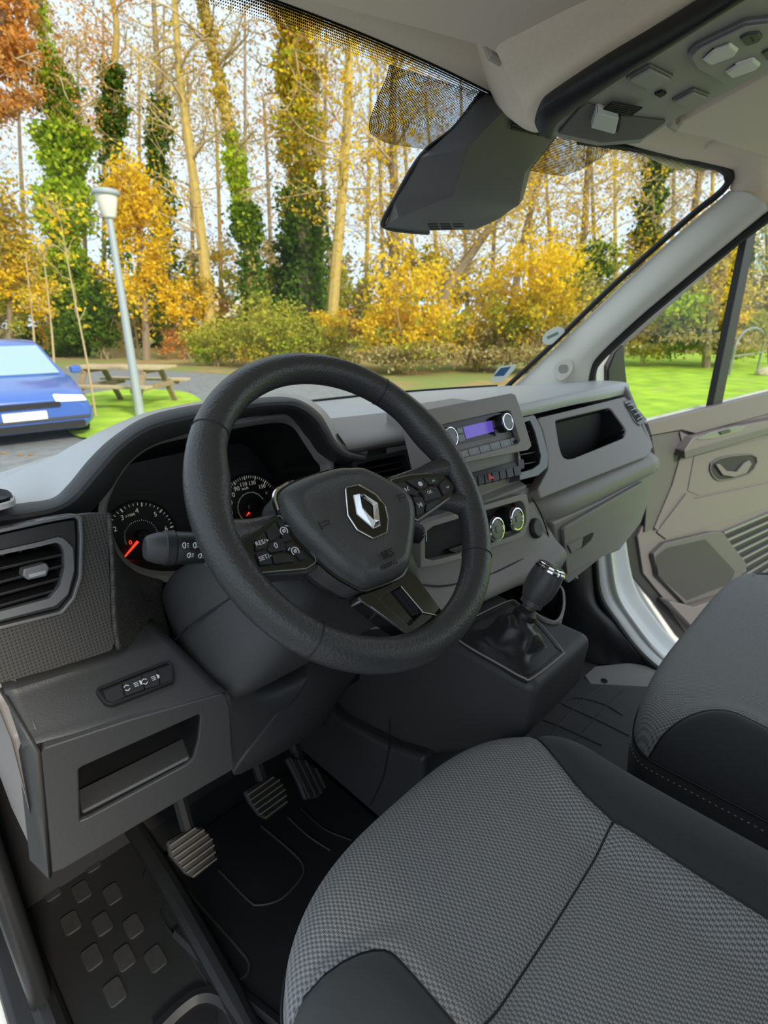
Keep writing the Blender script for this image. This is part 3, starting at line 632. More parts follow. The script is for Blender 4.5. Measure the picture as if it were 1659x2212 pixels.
# vent between radio and tray
FR = Fr((.15, .128, .77), (1, 0, 0), (0, -.9, .43))
vr = FR.pxs([(1112, 907), (1152, 897), (1168, 930), (1182, 985), (1180, 1010), (1160, 1028), (1120, 1038)])
vri = FR.pxs([(1116, 918), (1143, 909), (1154, 935), (1166, 985), (1163, 1003), (1148, 1014), (1120, 1022)])
V3 = ring('air_vent', vr, vri, FR, -.03, .003, M['satin_dark'], D, N=80, bevel=.002)
tray('vent_duct', polar(vri, (sum(p[0] for p in vri) / 7, sum(p[1] for p in vri) / 7), 60), FR, 0, -.06, .9, M['void'], V3)
for (x0, y0, x1, y1) in [(1120, 937, 1153, 929), (1122, 960, 1159, 952), (1124, 982, 1165, 974), (1126, 1003, 1163, 996)]:
    MB().bar(FR(*FR.px(x0, y0), -.016), FR(*FR.px(x1, y1), -.016), .022, .003, up=FR.v).build('slat', M['black'], V3, bevel=.001)
# ------------------------------------------------------------------ radio, switch row, climate controls
FRa = Fr((0, .105, .82), (1, 0, 0), (0, -math.cos(R(20)), math.sin(R(20))))
RD = thing('car_radio', 'grey car radio unit with small blue-lit display and two chrome-ringed knobs', 'radio', (0, .105, .75))
ro_ = FRa.pxs([(912, 887), (1108, 849), (1120, 880), (1146, 966), (1140, 972), (985, 1004), (940, 1012)])
ri_ = FRa.pxs([(940, 921), (1098, 886), (1122, 958), (985, 993), (966, 996)])
ring('bezel', rpoly(ro_, .003), ri_, FRa, -.05, .004, M['dash_lit'], RD, N=110, bevel=.002, inner_depth=-.006)
slab('radio_body', scale2(ro_, .96), FRa, -.055, -.012, M['dash_lit'], RD)
slab('screen_glass', FRa.pxs([(938, 922), (1098, 886), (1112, 930), (958, 968)], -.006), FRa, -.010, -.006, M['lens'], RD)
M['lcd'] = pm('lcd_blue', (.10, .06, .45), .2, emit=((.14, .09, .50), .3))
slab('display', rpoly(FRa.pxs([(1001, 922), (1062, 908), (1068, 932), (1008, 948)], -.005), .001), FRa, -.006, -.0055, M['lcd'], RD)
btx = [(962, 982), (985, 977), (1009, 970), (1032, 964), (1055, 958), (1078, 952), (1101, 947), (1118, 942)]
bbx = [(969, 1000), (991, 994), (1015, 988), (1039, 982), (1062, 976), (1083, 970), (1105, 965), (1124, 960)]
lab = ['1', '2>', '3', '4', '5', '6<']
for i in range(6):
    q = FRa.pxs([btx[i], btx[i + 1], bbx[i + 1], bbx[i]], -.004)
    k_ = slab('preset_button', scale2(q, .96), FRa, -.008, -.003, M['satin_dark'], RD, bevel=.0007)
    c = (sum(p[0] for p in q) / 4, sum(p[1] for p in q) / 4); glyphs('digit', lab[i], FRa, c[0], c[1], .006, M['white_print'], k_, .0001, -.0029)
q = FRa.pxs([btx[6], btx[7], bbx[7], bbx[6]], -.004); us = slab('usb_port', scale2(q, .95), FRa, -.008, -.003, M['satin_dark'], RD, bevel=.0005)
slab('usb_slot', scale2(q, .55, .3), FRa, -.003, -.0027, M['void'], us)
for (pts, s) in [([(985, 925), (998, 922), (1001, 935), (988, 938)], 'SRC'), ([(988, 940), (1002, 937), (1005, 952), (991, 956)], '<'), ([(1063, 908), (1080, 904), (1084, 921), (1067, 925)], 'MENU'), ([(1067, 927), (1085, 923), (1088, 938), (1071, 942)], '<')]:
    q = FRa.pxs(pts, -.004); k_ = slab('side_button', scale2(q, .95), FRa, -.008, -.003, M['satin_dark'], RD, bevel=.0005)
    c = (sum(p[0] for p in q) / 4, sum(p[1] for p in q) / 4); glyphs('caption', s, FRa, c[0], c[1], .0045, M['white_print'], k_, .0001, -.0029)
def knob(par, fr, px, py, r, depth, name='knob', cap=M['satin_dark'], c=0):
    a, b = fr.px(px, py, depth + c)
    k = MB().lathe([(r * 1.06, c - .002), (r * 1.06, c + depth * .45), (r * .98, c + depth * .9), (r * .80, c + depth * .93)], fr(a, b), fr.n, 40).build(name, M['black'], par, smooth=True)
    MB().lathe([(r * .98, c + depth * .82), (r * 1.0, c + depth * .92), (r * .95, c + depth * 1.02), (r * .84, c + depth * 1.03), (r * .78, c + depth * .95)], fr(a, b), fr.n, 40).build('chrome_ring', M['chrome'], k, smooth=True)
    MB().lathe([(r * .80, c + depth * .9), (r * .77, c + depth * .985), (r * .3, c + depth * 1.0), (.0001, c + depth * 1.0)], fr(a, b), fr.n, 40).build('knob_cap', cap, k, smooth=True)
    return k, (a, b)
for (x, y) in [(976, 943), (1098, 911)]: knob(RD, FRa, x, y, .0165, .020, 'knob', c=-.006)
glyphs('power_symbol', 'O', FRa, *FRa.px(954, 928), .005, M['white_print'], RD, .0001, -.0058)
# switch row below the radio
FW = Fr((.06, .092, .712), (1, 0, 0), (0, -.78, .62))
SR = thing('switch_row', 'row of small black dashboard switches with a red hazard button', 'switches', (.05, .10, .69))
a = FW.pxs([(1000, 1022), (1130, 990), (1136, 1012), (1120, 1030), (1006, 1060)], 0)
slab('switch_strip', rpoly(scale2([FW.px(x, y) for x, y in [(985, 1030), (1132, 990), (1134, 1010), (990, 1058)]], 1.02), .003), FW, -.03, -.002, M['dash'], SR, bevel=.002)
tx = [1012, 1028, 1043, 1059, 1075, 1090, 1106, 1122]
for i in range(7):
    yt = 1034 - (tx[i] - 1012) * .245
    q = FW.pxs([(tx[i] + 1, yt), (tx[i + 1] - 1, yt - 4), (tx[i + 1] + 2, yt + 15), (tx[i] + 4, yt + 19)])
    kk = slab('push_switch', rpoly(q, .001), FW, -.004, .003, M['black'], SR, bevel=.0008)
    if i == 2:
        fh = [(q[0][0] * .8 + q[2][0] * .2, q[3][1] + .004), (q[1][0], q[2][1] + .004), ((q[0][0] + q[1][0]) / 2, q[0][1] - .0005)]
        slab('hazard_triangle', fh, FW, .003, .0042, M['redkey'], kk)
    else: glyphs('symbol', '=-*o#~^'[i], FW, (q[0][0] + q[2][0]) / 2, (q[0][1] + q[2][1]) / 2 + .002, .004, M['grey_print'], kk, .0001, .0031)
# climate control unit
FC = Fr((.05, .066, .615), (1, 0, 0), (0, -.965, .26))
CL = thing('climate_control', 'heater control panel with two chrome-ringed rotary knobs above the gear lever', 'controls', (.05, .08, .56))
po = FC.pxs([(905, 1132), (1134, 1064), (1139, 1090), (1141, 1125), (1128, 1160), (1000, 1205), (905, 1230)])
pi = rpoly(FC.pxs([(915, 1142), (1122, 1081), (1131, 1095), (1133, 1128), (1118, 1152), (985, 1197), (915, 1215)]), .006)
ring('panel_frame', rpoly(po, .004), pi, FC, -.03, .004, M['dash_lit'], CL, N=110, bevel=.002, inner_depth=-.018)
slab('panel_recess', scale2(pi, 1.01), FC, -.03, -.016, M['void'], CL)
slab('slider_step', rpoly(FC.pxs([(960, 1188), (1125, 1136), (1128, 1148), (985, 1196)], -.01), .003), FC, -.016, -.006, M['black'], CL, bevel=.003)
for (x, y) in [(1075, 1143), (1118, 1121)]:
    k_, (a, b) = knob(CL, FC, x, y, .0225, .034, 'rotary_knob', c=-.016)
    MB().box(FC(a, b + .0215, .016), .002, .003, .004).build('red_mark', M['redkey'], k_)
    slab('centre_button', rrect(a, b, .012, .012, .003), FC, .0175, .0195, M['satin_dark'], k_, bevel=.0008)
    for j in range(7):
        t = R(215 - j * 42); MB().lathe([(.0012, .0178), (.0012, .0184)], FC(a + .0135 * math.cos(t), b + .0135 * math.sin(t)), FC.n, 8).build('dial_mark', M['white_print'] if j % 2 else M['grey_print'], k_)
# power socket with its cap
fsx = Fr((.19, .071, .60), (1, 0, 0), (0, -.93, .36)); a, b = fsx.px(1158, 1141)
SC = MB().lathe([(.021, -.012), (.021, .002), (.019, .004)], fsx(a, b), fsx.n, 36).build('power_socket', M['black'], None, smooth=True)
tag(SC, 'round black power socket cap right of the heater knobs', 'socket')
MB().lathe([(.0185, .003), (.0185, .0055), (.0165, .007), (.006, .007), (.0001, .0068)], fsx(a, b), fsx.n, 36).build('socket_cap', M['dash'], SC, smooth=True)
MB().tube([fsx(a + .011 * math.cos(R(t)), b + .011 * math.sin(R(t)), .007) for t in range(-120, 121, 20)], .0007, 5).build('cap_ring', M['grey_print'], SC)
# ------------------------------------------------------------------ instrument cluster
FI = Fr((-.405, .395, .70), (1, 0, 0), (0, -math.cos(R(14)), math.sin(R(14))))
IC = thing('instrument_cluster', 'black instrument cluster with rev counter and speedometer behind the steering wheel', 'gauges', (-.405, .39, .62))
cen = (0, 0)
slab('cluster_panel', rpoly([(-.19, -.09), (.19, -.09), (.20, .06), (.12, .10), (-.12, .10), (-.20, .06)], .03), FI, -.02, -.002, M['dial'], IC)
def tick(m_, fr, c, ang, r0, r1, w_, cc): m_.bar(fr(c[0] + r0 * math.cos(ang), c[1] + r0 * math.sin(ang), cc), fr(c[0] + r1 * math.cos(ang), c[1] + r1 * math.sin(ang), cc), w_, .0003, up=fr.n)
def dial(name, cpx, nums, unit, needle, rnum, extra):
    c = FI.px(*cpx); g = MB().lathe([(rnum * 1.42, -.001), (rnum * 1.42, .003), (rnum * 1.36, .004), (rnum * 1.34, .0005), (.0001, .0005)], FI(*c), FI.n, 56).build(name, M['dial'], IC, smooth=True)
    angs = []
    for s, x, y in nums:
        p = FI.px(x, y); a = math.atan2(p[1] - c[1], p[0] - c[0]); angs.append(a)
        glyphs('numeral', s, FI, c[0] + rnum * math.cos(a), c[1] + rnum * math.sin(a), rnum * (.27 if len(s) < 3 else .235), M['ivory'], g, .0002, .001)
    for k in range(1, len(angs)):
        while angs[k] > angs[k - 1]: angs[k] -= 2 * math.pi
    m_ = MB(); A0, A1 = angs[0], angs[-1]; st = (A1 - A0) / (len(angs) - 1) / 5
    for k in range(-extra, (len(angs) - 1) * 5 + 1 + extra):
        a = A0 + st * k; big = k % 5 == 0
        tick(m_, FI, c, a, rnum * (1.16 if big else 1.21), rnum * 1.31, .0020 if big else .0009, .001)
        if k % 1 == 0: tick(m_, FI, c, a, rnum * .60, rnum * (.66 if big else .64), .0006, .001)
    m_.build('tick_marks', M['ivory'], g)
    u_ = FI.px(*unit[1]); glyphs('unit', unit[0], FI, u_[0], u_[1], rnum * .15, M['ivory'], g, .0002, .001)
    n0, n1 = FI.px(*needle[0]), FI.px(*needle[1]); d = V((n1[0] - n0[0], n1[1] - n0[1], 0)).normalized(); q = V((-d.y, d.x, 0)) * .0022
    slab('needle', [(c[0] + d.x * rnum * .2 + q.x, c[1] + d.y * rnum * .2 + q.y), (c[0] + d.x * rnum * .2 - q.x, c[1] + d.y * rnum * .2 - q.y), (c[0] + d.x * rnum * 1.1 - q.x * .4, c[1] + d.y * rnum * 1.1 - q.y * .4), (c[0] + d.x * rnum * 1.1 + q.x * .4, c[1] + d.y * rnum * 1.1 + q.y * .4)], FI, .004, .006, M['red'], g)
    MB().lathe([(rnum * .26, .002), (rnum * .26, .008), (rnum * .2, .010), (.0001, .010)], FI(*c), FI.n, 28).build('needle_hub', M['black'], g, smooth=True)
    return g, c
g1, c1 = dial('rev_counter', (305, 1158), [('2', 248, 1143), ('3', 258, 1113), ('4', 295, 1102), ('5', 333, 1115), ('6', 361, 1141)], ('x1000', (281, 1113)), ((305, 1158), (275, 1193)), .040, 6)
p = FI.px(281, 1172); glyphs('zero_mark', '0', FI, p[0], p[1], .010, M['red'], g1, .0004, .002)
g2, c2 = dial('speedometer', (543, 1096), [('10', 513, 1125), ('30', 502, 1107), ('50', 496, 1087), ('70', 499, 1069), ('90', 508, 1053), ('110', 524, 1044), ('130', 544, 1044), ('150', 565, 1052), ('170', 581, 1065)], ('km/h', (529, 1055)), ((546, 1098), (528, 1128)), .044, 4)
# ------------------------------------------------------------------ steering column with its stalks
TILT = R(39.2)
WN = V((0, -math.cos(TILT), math.sin(TILT))); WO = V((-.40, 0, .81))
WF = Fr(WO, (1, 0, 0), WN)
SCO = thing('steering_column', 'grey steering column cowl with control stalks behind the wheel', 'steering column', (-.40, .2, .60))
def sect(cz, hw, up_, dn, r, yoff=0):
    q = rpoly([(-hw, -dn), (hw, -dn), (hw * .95, up_), (-hw * .95, up_)], r, 5); return [WF(a, b + yoff, cz) for a, b in q]
rings_ = [sect(-.056, .070, .02, .07, .028), sect(-.066, .098, .028, .09, .03), sect(-.10, .130, .032, .120, .040), sect(-.15, .165, .03, .140, .040), sect(-.20, .178, .04, .140, .036), sect(-.26, .17, .03, .12, .03), sect(-.31, .13, .02, .09, .03)]
vs_, fs = loops(rings_, cap0=True, cap1=True)
obj('column_cowl', vs_, fs, M['dash'], SCO, smooth=True, sub=1)
q0 = [WF(a, b, c) for a, b, c in [(-.10, -.03, -.06), (-.138, -.035, -.12), (-.172, -.04, -.165), (-.180, -.045, -.21)]]
MB().tube(q0, .0014, 6).build('cowl_seam', M['seal'], SCO)
bo = MB().lathe([(.052, -.085), (.052, -.056), (.04, -.047)], WO, WN, 40).build('column_collar', M['black'], SCO, smooth=True)
# left stalk: barrel with a rotating knob end
s0, s1 = V((-.47, .055, .755)), aty(312, 1184, .085); ax = (s1 - s0).normalized(); LS = (s1 - s0).length
st = MB().lathe([(.010, 0), (.011, LS * .35), (.0145, LS * .55), (.0165, LS * .62), (.017, LS * .80), (.0165, LS * .81)], s0, ax, 28).build('light_stalk', M['black'], SCO, smooth=True)
MB().lathe([(.0172, LS * .815), (.0178, LS * .82), (.0178, LS * .875), (.0168, LS * .885)], s0, ax, 40).build('knurled_ring', M['key'], st, smooth=False)
MB().lathe([(.0165, LS * .885), (.0155, LS * .93), (.0125, LS * .985), (.010, LS * 1.0), (.0001, LS * 1.003)], s0, ax, 36).build('stalk_end', M['dash'], st, smooth=True)
# printed lamp symbols on the barrel, wrapped round it
def on_barrel(ang, t, r=.0172): # angle about the axis, t along
    x = ax.cross(V((0, 0, 1))).normalized(); y = x.cross(ax); return s0 + ax * (LS * t) + (x * math.cos(ang) + y * math.sin(ang)) * r
tocam = (CAM - s1); xx = ax.cross(V((0, 0, 1))).normalized(); yy = xx.cross(ax); am = math.atan2(tocam.dot(yy), tocam.dot(xx))
m_ = MB()
for (t0, a0) in [(.70, -.15), (.77, -.15), (.735, .45), (.66, .5)]:
    pts = [on_barrel(am + a0 + .16 * math.sin(th), t0 + .016 * math.cos(th) * (1 if math.cos(th) > 0 else .2)) for th in [k * math.pi / 6 for k in range(12)]]
    m_.tube(pts, .0005, 4, closed=True)
    for j in (-1, 0, 1): m_.tube([on_barrel(am + a0 + j * .1, t0 - .012), on_barrel(am + a0 + j * .1, t0 - .026)], .0004, 4)
m_.build('lamp_symbols', M['white_print'], st)
# right stalk end peeking out right of the hub
s2, s3 = V((-.33, .06, .75)), aty(908, 1155, .03); ax2 = (s3 - s2).normalized(); L2_ = (s3 - s2).length
st2 = MB().lathe([(.009, 0), (.011, L2_ * .6), (.014, L2_ * .8), (.014, L2_ * .97), (.011, L2_ * 1.0)], s2, ax2, 20).build('wiper_stalk', M['black'], SCO, smooth=True)
fst = Fr(s3 + V((0, -.014, .004)), ax2, V((-.3, -1, .5))); MB().bar(fst(-.004, .006), fst(-.001, -.010), .0012, .0004, up=fst.n).bar(fst(-.010, 0), fst(-.003, 0), .001, .0004, up=fst.n).bar(fst(-.010, 0), fst(-.007, .003), .001, .0004, up=fst.n).bar(fst(-.010, 0), fst(-.007, -.003), .001, .0004, up=fst.n).build('stalk_symbol', M['white_print'], st2)

# ------------------------------------------------------------------ steering wheel
SW_ = thing('steering_wheel', 'black leather-grained steering wheel with diamond emblem on its hub', 'steering wheel', WO - V((0, .02, .15)))
RM = .1755
def rimr(a):                                  # tube radius round the rim, thumb grips at ten and two
    r = .0186
    for g0, w_, h_ in ((R(160), .20, .0035), (R(20), .20, .0035)):
        d = abs((a - g0 + math.pi) % (2 * math.pi) - math.pi); r += h_ * math.exp(-(d / w_) ** 2)
    return r
N_ = 144; vs_ = []; S_ = 20
for i in range(N_):
    a = 2 * math.pi * i / N_; rr = rimr(a)
    for k in range(S_):
        t = 2 * math.pi * k / S_; ro2 = RM + rr * math.cos(t) * .98 - (rr - .0186) * .9; vs_.append(WF(ro2 * math.cos(a), ro2 * math.sin(a), rr * 1.0 * math.sin(t)))
fs = [(i * S_ + k, i * S_ + (k + 1) % S_, ((i + 1) % N_) * S_ + (k + 1) % S_, ((i + 1) % N_) * S_ + k) for i in range(N_) for k in range(S_)]
rim = obj('rim', vs_, fs, M['wheel'], SW_, smooth=True, angle=80)
for (x, y) in [(444, 929), (819, 859), (1014, 1192), (674, 1390)]:
    a = math.atan2(*WF.px(x, y)[::-1]); rr = rimr(a) + .0002; c_ = RM - (rr - .0188) * .9
    MB().tube([WF((c_ + rr * math.cos(t) * .98) * math.cos(a), (c_ + rr * math.cos(t) * .98) * math.sin(a), rr * math.sin(t)) for t in [2 * math.pi * k / 32 for k in range(32)]], .0007, 5, closed=True).build('rim_seam', M['seal'], rim, smooth=True)
# hub (airbag cover): domed pad from its outline
HUB = [(751, 1010), (782, 1011), (829, 1032), (868, 1055), (890, 1080), (897, 1115), (894, 1160), (888, 1206), (880, 1232), (858, 1248), (806, 1267), (785, 1268), (762, 1256), (726, 1234), (675, 1187), (633, 1141), (608, 1099), (600, 1072), (611, 1053), (654, 1031), (717, 1012)]
h2 = WF.pxs(HUB, .008); h2 = [(p.x, p.y) for p in cr([v2(p) for p in h2], 84, True)]
hc = (sum(p[0] for p in h2) / 84, sum(p[1] for p in h2) / 84)
def hs(k, c): return [WF(hc[0] + (a - hc[0]) * k, hc[1] + (b - hc[1]) * k, c) for a, b in h2]
prof_h = [(1.0, -.03), (1.0, -.004), (.985, .006), (.95, .013), (.88, .018), (.80, .0205), (.76, .0205), (.72, .0190), (.5, .0185), (.25, .0185)]
vs_, fs = loops([hs(k, c) for k, c in prof_h], cap1=True)
hub = obj('airbag_cover', vs_, fs, M['hub'], SW_, smooth=True, angle=70)
# bright edge and gloss surround of the hub
MB().tube([hs(1.012, .0)[i] for i in range(84)], .0018, 6, closed=True).build('hub_trim', M['gloss'], SW_, smooth=True)
arc = [hs(1.02, .004)[i] for i in range(64, 76)]
MB().tube(arc, [.0008] + [.0024] * (len(arc) - 2) + [.0008], 6).build('chrome_accent', M['chrome'], SW_, smooth=True)
back_ = [(p[0] * 1.0, p[1]) for p in scale2(h2, .98)]
slab('hub_back', back_, WF, -.045, -.02, M['black'], SW_, bevel=.006)
# spokes: thick arms running into the rim
def arm(name, pts, rad, mat, sx=1.0):
    return MB().tube(cr([WF(*p) for p in pts], 16), cr_list(rad, 16), 14, up=WF.n, sx=sx).build(name, mat, SW_, smooth=True)
def cr_list(r, n): return [v.x for v in cr([V((q, 0, 0)) for q in r], n)]
la = WF.px(540, 1150); lb = WF.px(480, 1150)
pod_l = rpoly(WF.pxs([(606, 1110), (640, 1150), (690, 1210), (665, 1226), (553, 1236), (536, 1222), (524, 1182), (528, 1163)], .004), [.003, .002, .006, .01, .012, .008, .008, .008])
pod_r = rpoly(WF.pxs([(842, 1035), (890, 1023), (960, 1018), (982, 1028), (995, 1048), (988, 1064), (905, 1122), (896, 1118), (888, 1075)], .004), [.004, .01, .012, .01, .012, .01, .004, .002, .01])
for nm, pod, side in (('left', pod_l, -1), ('right', pod_r, 1)):
    slab('spoke', scale2(pod, 1.10, 1.16), WF, -.026, -.003, M['wheel'], SW_, bevel=.008, bseg=4)
    slab('spoke_gloss', pod, WF, -.01, .0015, M['gloss'], SW_, bevel=.0012)
for pod, sel in ((pod_l, lambda a, b: b < -.030 or a < -.098), (pod_r, lambda a, b: b < .012 or a > .10)):
    run = [p for p in pod if sel(*p)]
    pl_ = pod + pod; best = []; cur = []
    for p in pl_:
        if sel(*p): cur.append(p)
        else:
            if len(cur) > len(best): best = cur
            cur = []
    if len(cur) > len(best): best = cur
    best = best[: len(pod)]
    if len(best) > 2: MB().tube([WF(a, b, .0012) for a, b in best], .0007, 5).build('pod_highlight', M['satin'], SW_, smooth=True)  # satin line drawn in place of the highlight along the gloss pod
# root fillets of the spokes into the rim
for (x0, y0, x1, y1, r0, r1) in [(480, 1160, 602, 1120, .020, .009), (474, 1180, 565, 1222, .020, .012), (984, 1003, 855, 1030, .021, .005), (1006, 1085, 950, 1075, .019, .010)]:
    a, b = WF.px(x0, y0), WF.px(x1, y1)
    MB().tube(cr([WF(*a, -.004), WF((a[0] + b[0]) / 2, (a[1] + b[1]) / 2, -.008), WF(*b, -.012)], 10), cr_list([r0, (r0 + r1) / 2 * .8, r1], 10), 12).build('spoke_root', M['wheel'], SW_, smooth=True)
# left keys
LK = [[(553, 1163), (572, 1149), (578, 1172), (573, 1184), (552, 1191)], [(575, 1146), (597, 1127), (607, 1155), (598, 1163), (583, 1170)], [(600, 1124), (611, 1119), (631, 1166), (613, 1173), (609, 1156)],
      [(583, 1176), (598, 1167), (610, 1162), (620, 1188), (586, 1194), (577, 1188)], [(615, 1176), (632, 1170), (665, 1207), (650, 1210), (637, 1193), (625, 1190)], [(552, 1195), (574, 1189), (584, 1198), (589, 1219), (562, 1221)], [(588, 1200), (622, 1194), (640, 1213), (592, 1218)]]
kid = []
for q in LK:
    pq = rpoly(scale2(WF.pxs(q, .004), .97), .0012); kid.append((slab('key', pq, WF, .001, .0045, M['key'], SW_, bevel=.0007), pq))
def cpt(pq): return (sum(p[0] for p in pq) / len(pq), sum(p[1] for p in pq) / len(pq))
c = cpt(kid[0][1]); glyphs('key_print', 'RES/+', WF, c[0], c[1], .0062, M['white_print'], kid[0][0], .0001, .0046)
c = cpt(kid[5][1]); glyphs('key_print', 'SET/-', WF, c[0], c[1], .0062, M['white_print'], kid[5][0], .0001, .0046)
c = cpt(kid[3][1]); glyphs('key_print', '0', WF, c[0], c[1], .0085, M['white_print'], kid[3][0], .0001, .0046)
def gauge_sym(kk, c, extra):
    m_ = MB(); m_.tube([WF(c[0] + .004 * math.cos(R(t)), c[1] + .004 * math.sin(R(t)), .0047) for t in range(-50, 231, 20)], .0005, 4)
    m_.bar(WF(c[0] - .001, c[1] - .001, .0047), WF(c[0] + .002, c[1] + .002, .0047), .0007, .0003, up=WF.n)
    m_.bar(WF(c[0] + extra * .004, c[1] + .005, .0047), WF(c[0] + extra * .007, c[1] + .003, .0047), .0007, .0003, up=WF.n)
    m_.tube([WF(c[0] + .0016 * math.cos(R(t)), c[1] + .0016 * math.sin(R(t)), .0047) for t in range(0, 360, 45)], .0004, 4, closed=True)
    m_.build('key_symbol', M['white_print'], kk)
gauge_sym(kid[2][0], cpt(kid[2][1]), 1); gauge_sym(kid[4][0], cpt(kid[4][1]), -1)
# right keys
RK = [[(849, 1045), (872, 1040), (904, 1062), (900, 1072), (885, 1068), (862, 1055)], [(874, 1038), (910, 1032), (925, 1048), (918, 1052), (907, 1058)], [(912, 1031), (945, 1030), (950, 1040), (943, 1046), (928, 1047)],
      [(908, 1062), (930, 1051), (944, 1052), (955, 1072), (917, 1085), (915, 1070)], [(948, 1047), (962, 1032), (978, 1044), (982, 1056), (970, 1066), (958, 1070)], [(890, 1073), (912, 1073), (918, 1090), (915, 1108), (899, 1116), (898, 1090)], [(921, 1088), (954, 1076), (940, 1093), (919, 1107)]]
kr = []
for q in RK:
    pq = rpoly(scale2(WF.pxs(q, .004), .96), .0012); kr.append((slab('key', pq, WF, .001, .0045, M['key'], SW_, bevel=.0007), pq))
def sym(kk, c, segs, w_=.0009):
    m_ = MB()
    for (x0, y0, x1, y1) in segs: m_.bar(WF(c[0] + x0, c[1] + y0, .0047), WF(c[0] + x1, c[1] + y1, .0047), w_, .0003, up=WF.n)
    m_.build('key_symbol', M['white_print'], kk)
sym(kr[0][0], cpt(kr[0][1]), [(-.004, .002, -.002, .001), (-.004, .002, -.0035, -.002), (-.0035, -.002, -.0015, -.001), (.0005, .001, .003, .003), (.0005, .001, .0005, -.001), (.0005, -.001, .003, -.002)], .0012)
c = cpt(kr[1][1]); slab('key_symbol', [(c[0] - .0032, c[1] - .002), (c[0] + .0006, c[1] - .0034), (c[0] + .0034, c[1] - .0018), (c[0] + .0034, c[1] + .0018), (c[0] - .0006, c[1] + .0034), (c[0] - .0034, c[1] + .0018)], WF, .0045, .0048, M['white_print'], kr[1][0])
sym(kr[2][0], cpt(kr[2][1]), [(-.0025, -.0012, 0, .0014), (0, .0014, .0025, -.0012)])
c = cpt(kr[3][1]); glyphs('key_print', 'OK', WF, c[0], c[1] + .001, .0065, M['white_print'], kr[3][0], .0001, .0046)
sym(kr[4][0], cpt(kr[4][1]), [(-.0025, .0012, 0, -.0014), (0, -.0014, .0025, .0012)])
sym(kr[5][0], cpt(kr[5][1]), [(-.003, .003, -.0005, .0), (-.0005, 0, -.003, -.003), (.001, -.0015, .001, .0015), (.0025, -.0025, .0025, .0025), (.004, -.003, .004, .003)], .0008)
# emblem: black shield with chrome edge and a raised faceted diamond
sh_ = rpoly(WF.pxs([(747, 1053), (776, 1047), (812, 1068), (833, 1094), (839, 1121), (836, 1150), (807, 1163), (772, 1144), (752, 1113)], .021), .003)
em = slab('emblem', sh_, WF, .012, .0205, M['gloss'], SW_, bevel=.0006); tag(em, 'black shield badge with chrome diamond')
e3 = [WF(a, b, .0207) for a, b in sh_]; MB().tube(e3, .0009, 6, closed=True).build('badge_edge', M['chrome'], em, smooth=True)
do_ = WF.pxs([(764, 1070), (777, 1067), (816, 1090), (821, 1135), (807, 1141), (771, 1110)], .021); di_ = WF.pxs([(779, 1073), (781, 1074), (805, 1092), (807, 1122), (805, 1123), (782, 1093)], .021)
dm = [((a[0] + b[0]) / 2, (a[1] + b[1]) / 2) for a, b in zip(do_, di_)]
ring_ = [[WF(a, b, .0205) for a, b in do_], [WF(a, b, .0262) for a, b in dm], [WF(a, b, .0215) for a, b in di_]]
vs_, fs = loops(ring_); obj('diamond', vs_, fs, M['chrome'], em)
MB().tube([WF(a, b, .0208) for a, b in do_], .0006, 5, closed=True).build('diamond_outline', M['white_print'], em)
glyphs('embossed_print', 'SRS', WF, *WF.px(836, 1198, .019), .0120, M['gloss'], hub, .0003, .0206)
glyphs('embossed_print', 'AIRBAG', WF, *WF.px(838, 1221, .019), .0072, M['gloss'], hub, .0003, .0206)
def horn(x, y):
    c = WF.px(x, y, .019); m_ = MB()
    for (a, b, d, e) in [(-.006, .005, -.006, -.005), (-.006, .002, .003, .003), (-.006, -.002, .002, -.001), (.003, .003, .006, .002), (.006, .002, .005, -.002), (.005, -.002, .001, -.001)]:
        m_.bar(WF(c[0] + a, c[1] + b, .0206), WF(c[0] + d, c[1] + e, .0206), .0007, .0004, up=WF.n)
    m_.build('horn_symbol', M['gloss'], hub)
horn(700, 1133); horn(867, 1074)
# lower spoke: gloss black fork with a sunken middle
fo_ = WF.pxs([(770, 1287), (880, 1237), (893, 1233), (962, 1330), (955, 1345), (896, 1375), (884, 1374), (820, 1328)], -.006)
fi_ = WF.pxs([(818, 1294), (866, 1266), (914, 1323), (884, 1352)], -.006)
ring('lower_spoke', rpoly(fo_, .004), rpoly(fi_, .003), WF, -.028, -.006, M['gloss'], SW_, N=90, bevel=.0015)
fl_ = rpoly(scale2(fi_, 1.04), .003); slab('spoke_inset', fl_, WF, -.024, -.016, M['gloss'], SW_, bevel=.001)
for (x0, y0, x1, y1) in [(774, 1292, 884, 1372), (866, 1266, 914, 1323), (914, 1323, 956, 1332)]:
    a, b = WF.px(x0, y0, -.005), WF.px(x1, y1, -.005); MB().tube([WF(*a, -.0055), WF(*b, -.0055)], .0011, 6).build('chrome_line', M['chrome'], SW_, smooth=True)
